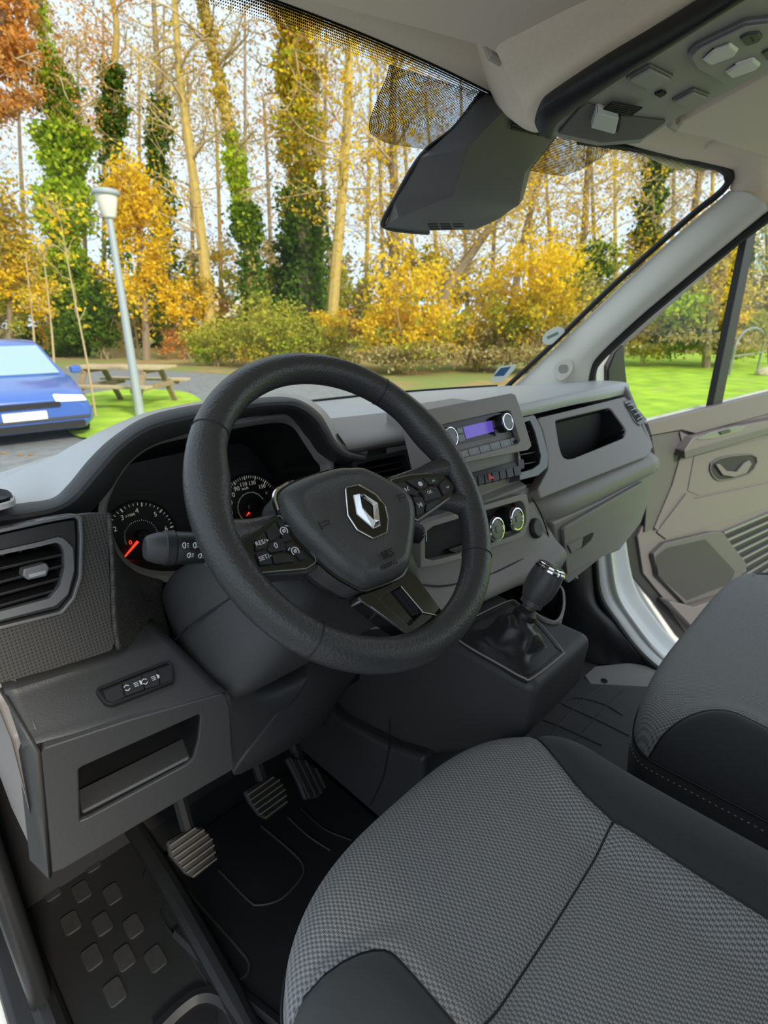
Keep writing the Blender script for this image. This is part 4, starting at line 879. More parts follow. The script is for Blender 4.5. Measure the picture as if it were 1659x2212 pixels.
# ------------------------------------------------------------------ gear lever console
GC = thing('gear_console', 'charcoal gear lever console jutting out below the dashboard', 'console', (-.07, .05, .15))
cp = [(-.125, .492), (-.118, .40), (-.105, .372), (-.02, .29), (.10, .205), (.26, .155), (.45, .12), (.45, .46), (.15, .505), (.06, .50)]
n_ = len(cp); xl, xr = -.168, .028
def yy_(y, x): return y
sec = []
for x, dy, k in ((xl, .0, 1), (xr, .0, 1)):
    sec.append([V((x, (y + dy if y < .1 else y), .33 + (z - .33) * k)) for y, z in cp])
vs_, fs = loops(sec, cap0=True, cap1=True); obj('console_body', vs_, fs, M['dash'], GC, bevel=.018, bseg=5)
FB = Fr((-.085, -.03, .4935), (1, 0, 0), (0, -.045, 1))
fo2 = FB.pxs([(983, 1368), (1000, 1350), (1095, 1303), (1120, 1308), (1165, 1350), (1213, 1408), (1212, 1420), (1150, 1468), (1130, 1468), (1080, 1440), (998, 1392)])
fo2 = [(p.x, p.y) for p in cr([v2(p) for p in fo2], 66, True)]
fi2 = inset2(fo2, .007)
ring('gaiter_frame', fo2, fi2, FB, -.02, .004, M['black'], GC, N=80, bevel=.002)
MB().tube([FB(a, b, .0035) for a, b in fo2], .0016, 6, closed=True).build('frame_highlight', M['dash_lit'], GC, smooth=True)  # paler tube drawn as the highlight round the gaiter frame
GL = thing('gear_lever', 'gear lever with chrome-topped black knob and wrinkled leather gaiter', 'gear lever', (-.085, -.03, .47))
K = atx(1193, 1222, -.035); Cn = atx(1131, 1332, -.075); axg = (K - Cn).normalized(); LG = (K - Cn).length
cb = (sum(p[0] for p in fi2) / len(fi2), sum(p[1] for p in fi2) / len(fi2)); N2 = 64; edge = polar(fi2, cb, N2)
gx = axg.orthogonal().normalized(); gy = axg.cross(gx)
e0 = FB(edge[0][0], edge[0][1]) - Cn; th0 = math.atan2(e0.dot(gy), e0.dot(gx)); sg = 1 if (FB(*edge[N2 // 4]) - Cn).dot(-gx * math.sin(th0) + gy * math.cos(th0)) > 0 else -1
rings_ = []
for j in range(17):
    t = j / 16; loop = []
    for i in range(N2):
        th = th0 + sg * 2 * math.pi * i / N2; top = Cn + (gx * math.cos(th) + gy * math.sin(th)) * .0165
        b0 = FB(*edge[i], .003); s = t ** .75; p = b0.lerp(top, s)
        sag = -.014 * math.sin(math.pi * min(1, t * 2.0)) if t < .5 else 0
        rad = (p - (FB(*cb) .lerp(Cn, s))); pinch = -.16 * math.sin(math.pi * t) ** 1.2
        p = p + rad * pinch + V((0, 0, sag))
        w1 = math.sin(th * 3 + 5 * t + .5) * .5 + math.sin(th * 5 - 7 * t) * .35 + math.sin(th * 2 + 13 * t) * .4
        p = p + rad.normalized() * (.0045 * w1 * math.sin(math.pi * t) ** .7) + V((0, 0, .004 * math.sin(th * 4 + 9 * t) * math.sin(math.pi * t)))
        loop.append(p)
    rings_.append(loop)
vs_, fs = loops(rings_); obj('gaiter', vs_, fs, M['boot'], GL, smooth=True, sub=1)
MB().lathe([(.0175, -.004), (.0195, 0), (.0195, .008), (.015, .013), (.0125, .016)], Cn, axg, 32).build('collar', M['black'], GL, smooth=True)
kb = MB().lathe([(.0115, .012), (.012, LG * .22), (.0185, LG * .24), (.0185, LG * .33), (.0205, LG * .345), (.0255, LG * .50), (.0268, LG * .66), (.0262, LG * .80), (.0245, LG * .90), (.022, LG * .915)], Cn, axg, 40).build('knob', M['hub'], GL, smooth=True)
MB().lathe([(.0245, LG * .885), (.0262, LG * .90), (.0262, LG * .935), (.0248, LG * .955), (.0235, LG * .96), (.0235, LG * .985), (.0215, LG * 1.0), (.018, LG * 1.0)], Cn, axg, 48).build('chrome_ring', M['chrome'], kb, smooth=True, angle=25)
cap = MB().lathe([(.0205, LG * .985), (.019, LG * 1.012), (.011, LG * 1.03), (.0001, LG * 1.036)], Cn, axg, 36).build('knob_cap', M['gloss'], kb, smooth=True)
fg_ = Fr(K + axg * (LG * .033), (1, 0, 0), axg); m_ = MB()
for x in (-.005, 0, .005): m_.bar(fg_(x, -.006), fg_(x, .006), .0009, .0005, up=axg)
m_.bar(fg_(-.005, 0), fg_(.005, 0), .0009, .0005, up=axg).build('shift_pattern', M['white_print'], cap)
# storage pocket beside the lever
FP = Fr((.07, .04, .505), (1, 0, 0), (0, -.06, 1))
pk = [(p.x, p.y) for p in cr([v2(q) for q in FP.pxs([(1130, 1290), (1190, 1262), (1214, 1268), (1221, 1290), (1218, 1325), (1200, 1345), (1160, 1330)])], 48, True)]
PKo = ring('storage_pocket', pk, inset2(pk, .005), FP, -.006, .002, M['dash_lit'], GC, N=64, bevel=.0015); PKo.name = 'storage_pocket'
bt = scale2(pk, .72); vs_, fs = loops([[FP(a, b, 0) for a, b in polar(pk, cpt(pk), 48)], [FP(a, b, -.08) for a, b in polar(scale2(pk, .9), cpt(pk), 48)], [FP(a, b, -.16) for a, b in polar(bt, cpt(pk), 48)]], cap1=True)
obj('pocket_shell', vs_, fs, M['dash_lit'], GC, smooth=True)
tray('pocket_hollow', polar(inset2(pk, .005), cpt(pk), 48), FP, .001, -.06, .9, M['void'], GC)
# carpeted tunnel trim below the console
tp = [(-.02, -.01), (.60, -.01), (.60, .22), (.26, .17), (.10, .215), (-.01, .29)]
TT = obj('tunnel_trim', [V((x, y, z)) for x in (-.195, -.02) for y, z in [(.06, 0), (.62, 0), (.62, .30), (.30, .19), (.14, .22), (.06, .25)]], [(0, 1, 2, 3, 4, 5), (11, 10, 9, 8, 7, 6)] + [(i, 6 + i, 6 + (i + 1) % 6, (i + 1) % 6) for i in range(6)], M['dash'], None, bevel=.012)
tag(TT, 'dark trim panel under the gear console beside the accelerator', 'trim panel')
MB().tube([atx(x, y, -.1965) for x, y in [(842, 1552), (840, 1620), (828, 1680), (800, 1740)]], .0012, 5).build('panel_seam', M['seal'], TT)

# ------------------------------------------------------------------ pedals
def pedal(label, pts, o, ribs, n=(0, -.80, .60), vert=False):
    fp = Fr(o, (1, 0, 0), n); q = fp.pxs(pts); c = cpt(q)
    t = thing('pedal', label, 'pedal', V(o) - V((0, 0, .05)), 'foot pedals')
    pl = rpoly(q, .006)
    slab('pedal_pad', pl, fp, -.014, -.002, M['pad'], t, bevel=.003)
    slab('pad_rim', scale2(pl, .93), fp, -.004, .0, M['black'], t, bevel=.001)
    a0 = min(p[0] for p in q); a1 = max(p[0] for p in q); b0 = min(p[1] for p in q); b1 = max(p[1] for p in q)
    for i in range(ribs):
        f_ = (i + .7) / (ribs + .4)
        def clip(line, axis):
            xs = []
            for j in range(len(q)):
                u0, u1 = q[j - 1], q[j]
                if (u0[axis] - line) * (u1[axis] - line) < 0:
                    s = (line - u0[axis]) / (u1[axis] - u0[axis]); xs.append(u0[1 - axis] + s * (u1[1 - axis] - u0[1 - axis]))
            return (min(xs), max(xs)) if len(xs) >= 2 else None
        if vert:
            l_ = a0 + (a1 - a0) * f_; r_ = clip(l_, 0)
            if r_: MB().bar(fp(l_, r_[0] + .003, .002), fp(l_, r_[1] - .003, .002), .004, .006, up=fp.n).build('rib', M['pad'], t, bevel=.0008)
        else:
            l_ = b0 + (b1 - b0) * f_; r_ = clip(l_, 1)
            if r_: MB().bar(fp(r_[0] + .002, l_, .0025), fp(r_[1] - .002, l_, .0025), .0028, .006, up=fp.n).build('rib', M['brass'], t, bevel=.0006)
    top = fp(c[0] + .005, b1 - .01, -.012)
    MB().tube(cr([fp(c[0], c[1], -.012), top, top + V((.01, .06, .10)), top + V((.02, .12, .30))], 10), .011, 8).build('pedal_arm', M['void'], t, smooth=True)
    return t
pedal('worn ribbed clutch pedal, nearest the door', [(360, 1818), (420, 1786), (440, 1788), (462, 1812), (470, 1858), (422, 1899), (402, 1890), (368, 1850)], (-.566, .227, .20), 7)
pedal('worn ribbed brake pedal between clutch and accelerator', [(528, 1710), (585, 1675), (604, 1680), (618, 1706), (622, 1738), (578, 1772), (560, 1762), (540, 1735)], (-.418, .233, .20), 6)
pedal('dark curved accelerator pedal with lengthwise ribs', [(615, 1632), (660, 1640), (695, 1670), (708, 1700), (690, 1722), (660, 1728), (645, 1690)], (-.335, .215, .20), 4, (0, -.72, .69), True)

# ------------------------------------------------------------------ floor mats and step
DM = thing('floor_mat', 'black rubber driver floor mat with moulded ridges under the pedals', 'floor mat', (-.42, .1, 0))
FZ = Fr((-.42, .15, .0), (1, 0, 0), (0, 0, 1))
mo = [(-.60 + .42, .42 - .15), (-.2 + .42, .42 - .15), (-.2 + .42, -.25 - .15), (-.52 + .42, -.25 - .15), (-.60 + .42, .05 - .15)]
slab('mat_sheet', rpoly(mo, .02), FZ, -.009, .006, M['rubber'], DM, bevel=.002)
def bead(pts, r, z=.0065, n=40, mat='rubber', name='ridge', par=DM): return MB().tube(cr([atz(x, y, z) for x, y in pts], n), r, 6).build(name, M[mat], par, smooth=True)
M['ridge'] = pm('worn_mat_ridge', (.055, .05, .045), .6, var=.5, vscale=60)
bead([(386, 1902), (440, 1965), (511, 2044), (537, 2080), (533, 2105), (513, 2119)], .0022, mat='ridge')
bead([(355, 1945), (352, 1985), (380, 2025), (450, 2085), (513, 2119)], .0018, mat='rubber')
bead([(473, 1880), (535, 1943), (559, 1955), (608, 1941), (651, 1895), (653, 1866), (627, 1837), (564, 1784)], .0020, mat='ridge')
bead([(622, 1765), (665, 1805), (714, 1837)], .002, mat='ridge'); bead([(650, 1745), (700, 1790), (760, 1815)], .002, mat='rubber')
bead([(381, 2015), (430, 2062), (500, 2130), (600, 2212), (680, 2280)], .009, z=.008, name='raised_edge')
SM = thing('entry_step', 'moulded black rubber entry step with worn square tread pads by the door', 'step', (-.66, .3, 0))
so_ = [V((-.775, .62, .004)), V((-.575, .62, .004)), V((-.575, .30, .004)), V((-.59, -.05, .004)), V((-.775, -.05, .004))]
FQ = Fr((-.66, .3, .0), (1, 0, 0), (0, 0, 1))
slab('step_sheet', rpoly([(p.x + .66, p.y - .3) for p in so_], .02), FQ, -.008, .003, M['rubber'], SM, bevel=.002)
M['tread'] = pm('worn_tread', (.026, .025, .024), .6, g=(400, .4), kind='noise', var=.4, vscale=80)
for (x, y) in [(111, 1924), (176, 1926), (243, 1931), (153, 1994), (221, 1996), (288, 2001), (199, 2068), (269, 2069), (336, 2071), (248, 2143), (198, 1864)]:
    a, b = FQ.px(x, y, .004); slab('tread_pad', rrect(a, b, .026, .040, .007), FQ, .002, .0062, M['tread'], SM, bevel=.0012)
bead([(340, 2230), (390, 2180), (435, 2152), (482, 2160), (560, 2230)], .012, z=.006, name='pocket_rim', par=SM)
MB().lathe([(.03, .002), (.03, .005), (.001, .006)], atz(425, 2215, 0), (0, 0, 1), 24).build('pocket_disc', M['black'], SM, smooth=True)
MB().tube(cr([V((-.572, .60, .02)), V((-.575, .35, .03)), V((-.58, .12, .012)), V((-.59, -.05, .01))], 20), [.018] * 14 + [.014] * 6, 10).build('step_flank', M['rubber'], SM, smooth=True)
PMt = thing('floor_mat', 'dark grey rubber passenger floor mat with crossing raised lines', 'floor mat', (.4, .1, 0))
FZ2 = Fr((.4, .1, 0), (1, 0, 0), (0, 0, 1)); slab('mat_sheet', rrect(-.02, -.06, .66, .44, .03), FZ2, -.009, .006, pm('mat_grey', (.052, .050, .049), .6, g=(300, .2), kind='noise', var=.2), PMt, bevel=.002)
for pts in [[(1180, 1600), (1240, 1530), (1300, 1480)], [(1235, 1610), (1300, 1535), (1350, 1490)], [(1170, 1500), (1230, 1528), (1300, 1560), (1360, 1590)], [(1140, 1545), (1200, 1565), (1300, 1610)], [(1195, 1530), (1240, 1508), (1300, 1520), (1345, 1545)]]:
    bead(pts, .0022, mat='ridge', par=PMt)

# ------------------------------------------------------------------ seats
def seat(name, label, xc, hw, y0, yc, yb, zt, sL, sR, ystart_l, ystart_r, yseam, mats, taper=1.0, nexp=2.6, backrest=True, zb=None):
    t = thing(name, label, 'seat', (xc, (y0 + yb) / 2, .02)); dep = y0 - yc
    zb = zb or zt - .085
    def half(y): return hw if y <= yc else hw * max(0.0, 1 - ((y - yc) / dep) ** nexp) ** (1 / nexp)
    def rho(x, y):
        q = (abs(x - xc) / hw) ** nexp
        if y > yc: q += ((y - yc) / dep) ** nexp
        return min(1, q)
    def sst(e0, e1, v): u = max(0, min(1, (v - e0) / (e1 - e0))); return u * u * (3 - 2 * u)
    def zz(x, y):
        r_ = rho(x, y); top = zt - .012 * sst(.9, .0, abs(x - xc) / hw)
        bl = sst(sL(y) + .055, sL(y) - .035, x) if y < ystart_l + .03 else 0; br = sst(sR(y) - .055, sR(y) + .035, x) if y < ystart_r + .03 else 0
        f_ = max(bl * sst(ystart_l + .03, ystart_l - .10, y), br * sst(ystart_r + .03, ystart_r - .10, y)); top += .026 * f_
        top += .008 * math.exp(-((y - (yseam + .10)) / .07) ** 2) - .010 * math.exp(-((y - yseam) / .012) ** 2) * (1 - f_) - .012 * sst(yseam, yseam - .12, y) * (1 - f_)
        for s_, st in ((sL(y), ystart_l), (sR(y), ystart_r)):
            if y < st: top -= .006 * math.exp(-((x - s_) / .009) ** 2)
        return zb + (top - zb) * max(0, 1 - r_ ** 3.2) ** .5
    ys = []
    for i in range(34): ys.append(y0 - dep * (1 - math.cos(math.pi / 2 * i / 33)) - .0006)
    ya = sorted(set([round(v, 5) for v in ys]), reverse=True)
    fr_rows = [y for y in ya if y > yseam]; y = min(fr_rows)
    while y > yseam + .006: y -= .006; fr_rows.append(y)
    fr_rows = [y for y in fr_rows if y > yseam + .002] + [yseam]
    in_rows = [yseam]; y = yseam
    while y > yb: y -= .007; in_rows.append(y)
    def patch(nm, rows, fa, fb, n, mat, skip=None):
        vs_ = []; fs = []
        for y in rows:
            a, b = fa(y), fb(y)
            for i in range(n + 1):
                s = i / n; x = a + (b - a) * s; vs_.append(V((x, y, zz(x, y))))
        for j in range(len(rows) - 1):
            for i in range(n): fs.append((j * (n + 1) + i, (j + 1) * (n + 1) + i, (j + 1) * (n + 1) + i + 1, j * (n + 1) + i + 1))
        return obj(nm, vs_, fs, mat, t, smooth=True, angle=60)
    L_ = lambda y: xc - half(y); R_ = lambda y: xc + half(y)
    li = lambda y: max(L_(y), min(sL(y), xc)) if y < ystart_l else L_(y)
    ri = lambda y: min(R_(y), max(sR(y), xc)) if y < ystart_r else R_(y)
    patch('front_cushion', fr_rows, li, ri, 90, mats[0]); patch('seat_insert', in_rows, li, ri, 70, mats[0])
    allr = sorted(set(fr_rows + in_rows), reverse=True)
    patch('side_bolster', [y for y in allr if y <= ystart_l], L_, li, 26, mats[1]); patch('side_bolster', [y for y in allr if y <= ystart_r], ri, R_, 26, mats[1])
    # skirt round the outline
    out_ = [V((L_(y), y, zb)) for y in allr[::-1]] + [V((R_(y), y, zb)) for y in allr]
    out_ = arclen(out_, 160)
    def off(k, dz): return [V((xc + (p.x - xc) * k, yc + (p.y - yc) * (k if p.y > yc else 1), p.z + dz)) for p in out_]
    vs_, fs = loops([off(.995, .004), off(1.008, -.012), off(1.015, -.045), off(.99, -.10), off(.93, -.155)], closed=False)
    sk = obj('skirt', vs_, fs, mats[1], t, smooth=True)
    MB().tube(off(1.004, .001), .0022, 6).build('piping', M['seal'], sk, smooth=True)
    d_ = arclen(off(1.0145, -.014), 420); m_ = MB()
    for i in range(0, 418, 2): m_.bar(d_[i], d_[i + 1].lerp(d_[i], .25), .0011, .0008)
    m_.build('stitching', M['stitch'], sk)
    def seam(fn, rows): 
        pts = [V((fn(y), y, zz(fn(y), y) - .0002)) for y in rows]
        if len(pts) > 2: MB().tube(pts, .0016, 5).build('seam', M['seal'], t, smooth=True)
    seam(li, [y for y in allr if y < ystart_l]); seam(ri, [y for y in allr if y < ystart_r])
    MB().tube([V((x, yseam, zz(x, yseam) - .0003)) for x in [li(yseam) + (ri(yseam) - li(yseam)) * i / 40 for i in range(41)]], .0016, 5).build('seam', M['seal'], t, smooth=True)
    MB().box((xc, (yc + yb) / 2, .10), hw * 1.6, (yc - yb) * .9, .20).box((xc, (yc + yb) / 2, .225), hw * 1.72, (yc - yb), .10).build('seat_base', M['black'], t, bevel=.01)
    if backrest:
        rb = []
        for j in range(9):
            u = j / 8; y = yb + .04 - .16 * u; z_ = zt - .06 + .56 * u; w_ = hw * (.98 - .18 * u * u)
            rb.append([V((xc + w_ * a, y + b, z_)) for a, b in [(-1, -.10), (-1, .02), (-.9, .05), (-.7, .03), (0, .0), (.7, .03), (.9, .05), (1, .02), (1, -.10), (0, -.12)]])
        vs_, fs = loops(rb, cap0=True, cap1=True); obj('backrest', vs_, fs, mats[1], t, smooth=True, bevel=.01)
    return t
def dsL(y):  # left bolster seam, rounded front end
    s = -.142; 
    if y > s: return -.70
    return -.548 - .085 * max(0, 1 - (s - y) / .055) ** 2 * (1 if s - y < .055 else 0)
def dsR(y):
    s = -.115
    u = max(0, min(1, (s - y) / .175)); return -.155 - .098 * (1 - (1 - u) ** 2.0)
seat('driver_seat', 'driver seat cushion in grey woven cloth with plain black side bolsters', -.392, .255, -.040, -.21, -.68, .425, dsL, dsR, -.125, -.115, -.283, (M['weave'], M['bolster']))
def psL(y):
    s = -.25; u = max(0, min(1, (s - y) / .10)); return .0 + .085 * (1 - (1 - u) ** 2)
seat('passenger_seat', 'passenger bench seat beyond the driver seat, grey cloth with black bolster', .40, .395, -.185, -.27, -.72, .405, psL, lambda y: .73, -.235, -.24, -.42, (M['weave2'], M['bolster']), nexp=3.2)
# ------------------------------------------------------------------ right pillar trim, door opening, jamb
tl = [ws_hit(x, y) + V((0, -.004, -.004)) for x, y in [(1096, 842), (1150, 792), (1200, 745), (1300, 650), (1400, 556), (1500, 468), (1545, 432), (1572, 408)]]
trp = [(1266, 836), (1272, 800), (1290, 768), (1372, 690), (1470, 607), (1560, 533), (1610, 492), (1659, 452)]
tr_ = [atx(x, y, .805) for x, y in trp]
tm = [(a + b) / 2 + V((-.028, -.022, .0)) for a, b in zip(tl, tr_)]
A1 = loft('trim_1', [tl, [(a * .6 + b * .4) + V((-.008, -.012, 0)) for a, b in zip(tl, tm)], tm, [(a * .45 + b * .55) + V((-.010, -.004, 0)) for a, b in zip(tm, tr_)], tr_, [p + V((.03, .0, 0)) for p in tr_]], 40, 20, M['pillar'], None, solid=-.004)
struct(A1)
tw = atx(1215, 797, .748); ft = Fr(tw, V((.5, -.6, .1)), (CAM - tw).normalized() * .6 + V((-.5, -.4, .35)))
q = [(p.x, p.y) for p in cr([v2(p) for p in ft.pxs([(1195, 800), (1205, 782), (1228, 775), (1238, 792), (1228, 812), (1207, 822)])], 36, True)]
TWo = slab('tweeter_grille', q, ft, -.01, .001, M['pillar'], A1, bevel=.001)
for k in range(9):
    f_ = -.0115 + .023 * k / 8; w_ = math.sqrt(max(0, .0145 ** 2 - f_ ** 2)); c = cpt(q); MB().bar(ft(c[0] - w_, c[1] + f_, .0012), ft(c[0] + w_, c[1] + f_, .0012), .0011, .0006, up=ft.n).build('grille_slot', M['dash'], TWo)
# upper corner of the headliner above the pillar
hc_ = [[ws_hit(1572, 408) + V((0, -.004, 0)), ws_hit(1580, 380), ws_hit(1560, 352) + V((0, 0, .004)), ws_hit(1500, 342) + V((0, 0, .004))], [atx(1625, 470, .80), atx(1640, 420, .80), atz(1620, 330, 1.325), atz(1520, 322, 1.33)], [atx(1690, 430, .83), atx(1720, 380, .85), atz(1659, 300, 1.335), atz(1540, 300, 1.34)]]
struct(loft('trim_2', hc_, 16, 12, M['headliner'], None, solid=-.004))
# black door seal along the opening
sp_ = [(1278, 850), (1279, 806), (1297, 773), (1378, 697), (1476, 613), (1565, 540), (1620, 497), (1690, 445)]
struct(MB().tube(cr([atx(x, y, .825) for x, y in sp_], 40), .013, 8).build('trim_3', M['seal'], smooth=True))
# painted jamb and lower pillar below the dashboard
ji = [atx(x, y, .755) for x, y in [(1282, 1150), (1286, 1230), (1296, 1288), (1330, 1342), (1374, 1400), (1428, 1448), (1520, 1510)]]
jo = [atx(x, y, .90) for x, y in [(1345, 1090), (1352, 1180), (1372, 1270), (1420, 1345), (1470, 1400), (1530, 1440), (1640, 1490)]]
jm = [(a + b) / 2 + V((-.03, -.015, .0)) for a, b in zip(ji, jo)]
struct(loft('wall_right', [[p + V((-.03, .06, 0)) for p in ji], ji, [(a * .7 + b * .3) + V((-.012, -.008, 0)) for a, b in zip(ji, jo)], jm, [(a * .35 + b * .65) + V((-.0, .012, 0)) for a, b in zip(ji, jo)], jo], 40, 24, M['paint'], None, solid=-.005))
struct(MB().tube(cr([p + V((-.012, -.006, 0)) for p in ji], 40), .011, 8).build('trim_4', M['seal'], smooth=True))
kk_ = [[atx(x, y, .64) for x, y in [(1190, 1190), (1185, 1290), (1190, 1390), (1240, 1440)]], [atx(x, y, .66) for x, y in [(1232, 1195), (1228, 1290), (1255, 1380), (1310, 1440)]], [atx(x, y, .70) for x, y in [(1262, 1180), (1262, 1280), (1305, 1360), (1350, 1440)]], [atx(x, y, .738) for x, y in [(1276, 1150), (1286, 1290), (1325, 1345), (1400, 1440)]]]
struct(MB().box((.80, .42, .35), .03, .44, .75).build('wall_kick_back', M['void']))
struct(loft('wall_kick', kk_, 20, 16, M['black'], None, solid=-.005))
lg = MB().tube(cr([atx(x, y, .62) for x, y in [(1214, 1232), (1218, 1248), (1232, 1252), (1246, 1246)]], 12), .006, 8).build('trim_5', M['dash_lit'], smooth=True); struct(lg)
# sill trim with its fixing hole
FSl = Fr((.66, .04, .012), (1, 0, 0), (-.12, -.10, 1))
sp2 = FSl.pxs([(1262, 1462), (1285, 1442), (1425, 1428), (1470, 1460), (1400, 1560), (1300, 1488), (1276, 1482)])
ST = struct(slab('trim_6', rpoly(sp2, .006), FSl, -.02, .006, M['dash_lit'], None, bevel=.003))
a, b = FSl.px(1304, 1474); MB().lathe([(.010, .0062), (.010, .007), (.006, .0072), (.0055, .0062)], FSl(a, b), FSl.n, 20).build('fixing_hole', M['void'], ST, smooth=True)
struct(MB().box((.845, -.30, -.10), .13, 1.3, .16).build('wall_sill', M['paint'], bevel=.02))
struct(MB().box((-.87, -.10, -.09), .10, 1.7, .14).build('wall_sill_left', M['paint'], bevel=.02))
struct(MB().box((-.80, -.10, -.015), .07, 1.7, .05).build('trim_9', M['black'], bevel=.012))
struct(MB().tube([V((-.79, .68, .03)), V((-.79, .45, .012)), V((-.785, .2, .008)), V((-.785, -.3, .008))], .020, 10).build('trim_7', M['seal'], smooth=True))
struct(MB().box((-.79, .50, .20), .03, .40, .42).build('wall_left', M['black'], bevel=.012))

# ------------------------------------------------------------------ open passenger door
d_ = V((math.sin(R(97.6)), math.cos(R(97.6)), 0)); FD = Fr((.885, .30, .62), d_, V((-d_.y * -1, 0, 0)) if False else V((d_.y, -d_.x, 0)))
DR = thing('door_1', 'open passenger door with grey inner panel, speaker and side window', 'door', FD(.4, -.6)); DR['kind'] = 'structure'
def dl(pts, c=0): return FD.pxs(pts, c)
# door shell below the window
slab('door_shell', dl([(1372, 925), (1720, 836), (1760, 1480), (1500, 1440), (1445, 1372), (1395, 1295), (1362, 1235), (1352, 1140)], -.02), FD, -.10, -.02, M['paint'], DR, bevel=.01)
slab('door_seal', rpoly(dl([(1350, 1090), (1400, 1000), (1720, 900), (1750, 1460), (1520, 1430), (1463, 1372), (1410, 1296), (1362, 1240), (1354, 1180)], -.008), .01), FD, -.02, -.008, M['seal'], DR, bevel=.004)
slab('inner_panel', rpoly(dl([(1392, 918), (1720, 836), (1750, 1450), (1545, 1405), (1480, 1365), (1430, 1290), (1388, 1238), (1376, 1160), (1390, 1130), (1416, 1010)]), .008), FD, -.01, .004, M['door'], DR, bevel=.004)
slab('sill_pad', rpoly(dl([(1396, 914), (1720, 832), (1720, 880), (1659, 893), (1500, 936), (1470, 928), (1404, 940)], .02), .006), FD, .0, .026, M['door'], DR, bevel=.008, bseg=3)
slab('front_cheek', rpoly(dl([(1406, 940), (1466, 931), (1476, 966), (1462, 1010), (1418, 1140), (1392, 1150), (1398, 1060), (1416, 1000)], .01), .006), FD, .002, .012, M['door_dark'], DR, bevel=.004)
slab('cheek_edge', rpoly(dl([(1466, 931), (1494, 944), (1492, 958), (1476, 990), (1440, 1080), (1420, 1146), (1412, 1140), (1450, 1050), (1474, 966)], .014), .004), FD, .002, .018, M['door'], DR, bevel=.004)
AR = slab('armrest', rpoly(dl([(1492, 944), (1560, 926), (1720, 895), (1720, 920), (1659, 933), (1475, 986), (1474, 972)], .04), .006), FD, .0, .05, M['door'], DR, bevel=.008, bseg=3)
slab('armrest_band', dl([(1475, 974), (1659, 922), (1720, 908), (1720, 922), (1659, 936), (1476, 990)], .045), FD, .03, .052, M['door_dark'], AR, bevel=.003)
sw = rpoly(dl([(1502, 950), (1530, 935), (1590, 920), (1612, 921), (1600, 932), (1540, 948)], .052), .004); SB = slab('window_switch_plate', sw, FD, .045, .054, M['satin_dark'], AR, bevel=.002)
slab('window_switch', dl([(1553, 933), (1575, 927), (1578, 933), (1557, 939)], .056), FD, .052, .060, M['black'], SB, bevel=.002)
slab('upper_field', rpoly(dl([(1500, 985), (1659, 945), (1720, 930), (1720, 1020), (1659, 1036), (1510, 1070), (1486, 1060)], .007), .01), FD, .002, .007, M['door'], DR, bevel=.003)
ho = [(p.x, p.y) for p in cr([v2(p) for p in dl([(1530, 1010), (1538, 996), (1561, 986), (1600, 981), (1626, 981), (1635, 993), (1622, 1020), (1600, 1030), (1558, 1039), (1540, 1032)], .008)], 60, True)]
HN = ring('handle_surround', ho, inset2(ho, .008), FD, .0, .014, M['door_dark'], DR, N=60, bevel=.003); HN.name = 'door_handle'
slab('handle_bowl', inset2(ho, .006), FD, .004, .008, M['void'], HN)
hl = dl([(1544, 1003), (1553, 1002), (1568, 1017), (1590, 1019), (1606, 1000), (1617, 994), (1622, 1002), (1610, 1022), (1585, 1030), (1560, 1026)], .014)
slab('handle_lever', rpoly(hl, .004), FD, .010, .019, M['door'], HN, bevel=.003)
slab('swage', rpoly(dl([(1420, 1150), (1484, 1066), (1500, 1078), (1659, 1044), (1720, 1030), (1720, 1078), (1659, 1096), (1560, 1128), (1440, 1165)], .012), .006), FD, .0, .012, M['door'], DR, bevel=.005)
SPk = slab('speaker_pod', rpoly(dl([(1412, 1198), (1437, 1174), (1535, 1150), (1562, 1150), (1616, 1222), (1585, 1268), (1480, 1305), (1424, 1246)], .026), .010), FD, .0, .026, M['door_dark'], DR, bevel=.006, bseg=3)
gi = rpoly(dl([(1417, 1202), (1440, 1184), (1524, 1165), (1588, 1234), (1578, 1260), (1484, 1297), (1422, 1243)], .027), .008)
slab('speaker_grille', gi, FD, .022, .0275, M['mesh'], SPk, bevel=.001)
for k in range(8):
    y0 = 1152 + k * 15.5
    x0 = 1564 + k * 7.0
    MB().bar(FD(*dl([(x0, y0)], .02)[0], .016), FD(*dl([(1720, y0 - 66 - k * .5)], .02)[0], .016), .014, .014, up=FD.n).build('trim_slat', M['satin_dark'] if k < 7 else M['door'], DR, bevel=.003)
slab('slat_backing', dl([(1560, 1150), (1720, 1085), (1730, 1300), (1625, 1270), (1612, 1225)], .006), FD, .003, .0065, M['void'], DR)
slab('door_pocket', rpoly(dl([(1440, 1296), (1500, 1312), (1600, 1278), (1740, 1235), (1740, 1450), (1530, 1390)], .05), .008), FD, .0, .05, M['door'], DR, bevel=.008)
# window frame, glass and divider bar
fr1 = dl([(1302, 850), (1306, 775), (1330, 745), (1480, 612), (1600, 512), (1700, 437), (1720, 440), (1620, 512), (1500, 612), (1352, 738), (1343, 770), (1349, 850)], 0)
def strip(name, A, B_, c0, c1, mat, bevel=.003):
    a2, b2 = dl(A, c1), dl(B_, c1); n = len(a2); m_ = MB()
    vs_ = [FD(*p, c0) for p in a2] + [FD(*p, c0) for p in b2] + [FD(*p, c1) for p in a2] + [FD(*p, c1) for p in b2]
    fs = []
    for i in range(n - 1): fs += [(i, i + 1, n + i + 1, n + i), (2 * n + i, 3 * n + i, 3 * n + i + 1, 2 * n + i + 1), (i, 2 * n + i, 2 * n + i + 1, i + 1), (n + i, n + i + 1, 3 * n + i + 1, 3 * n + i)]
    fs += [(0, n, 3 * n, 2 * n), (n - 1, 3 * n - 1, 4 * n - 1, 2 * n - 1)]
    return obj(name, vs_, fs, mat, DR, bevel=bevel)
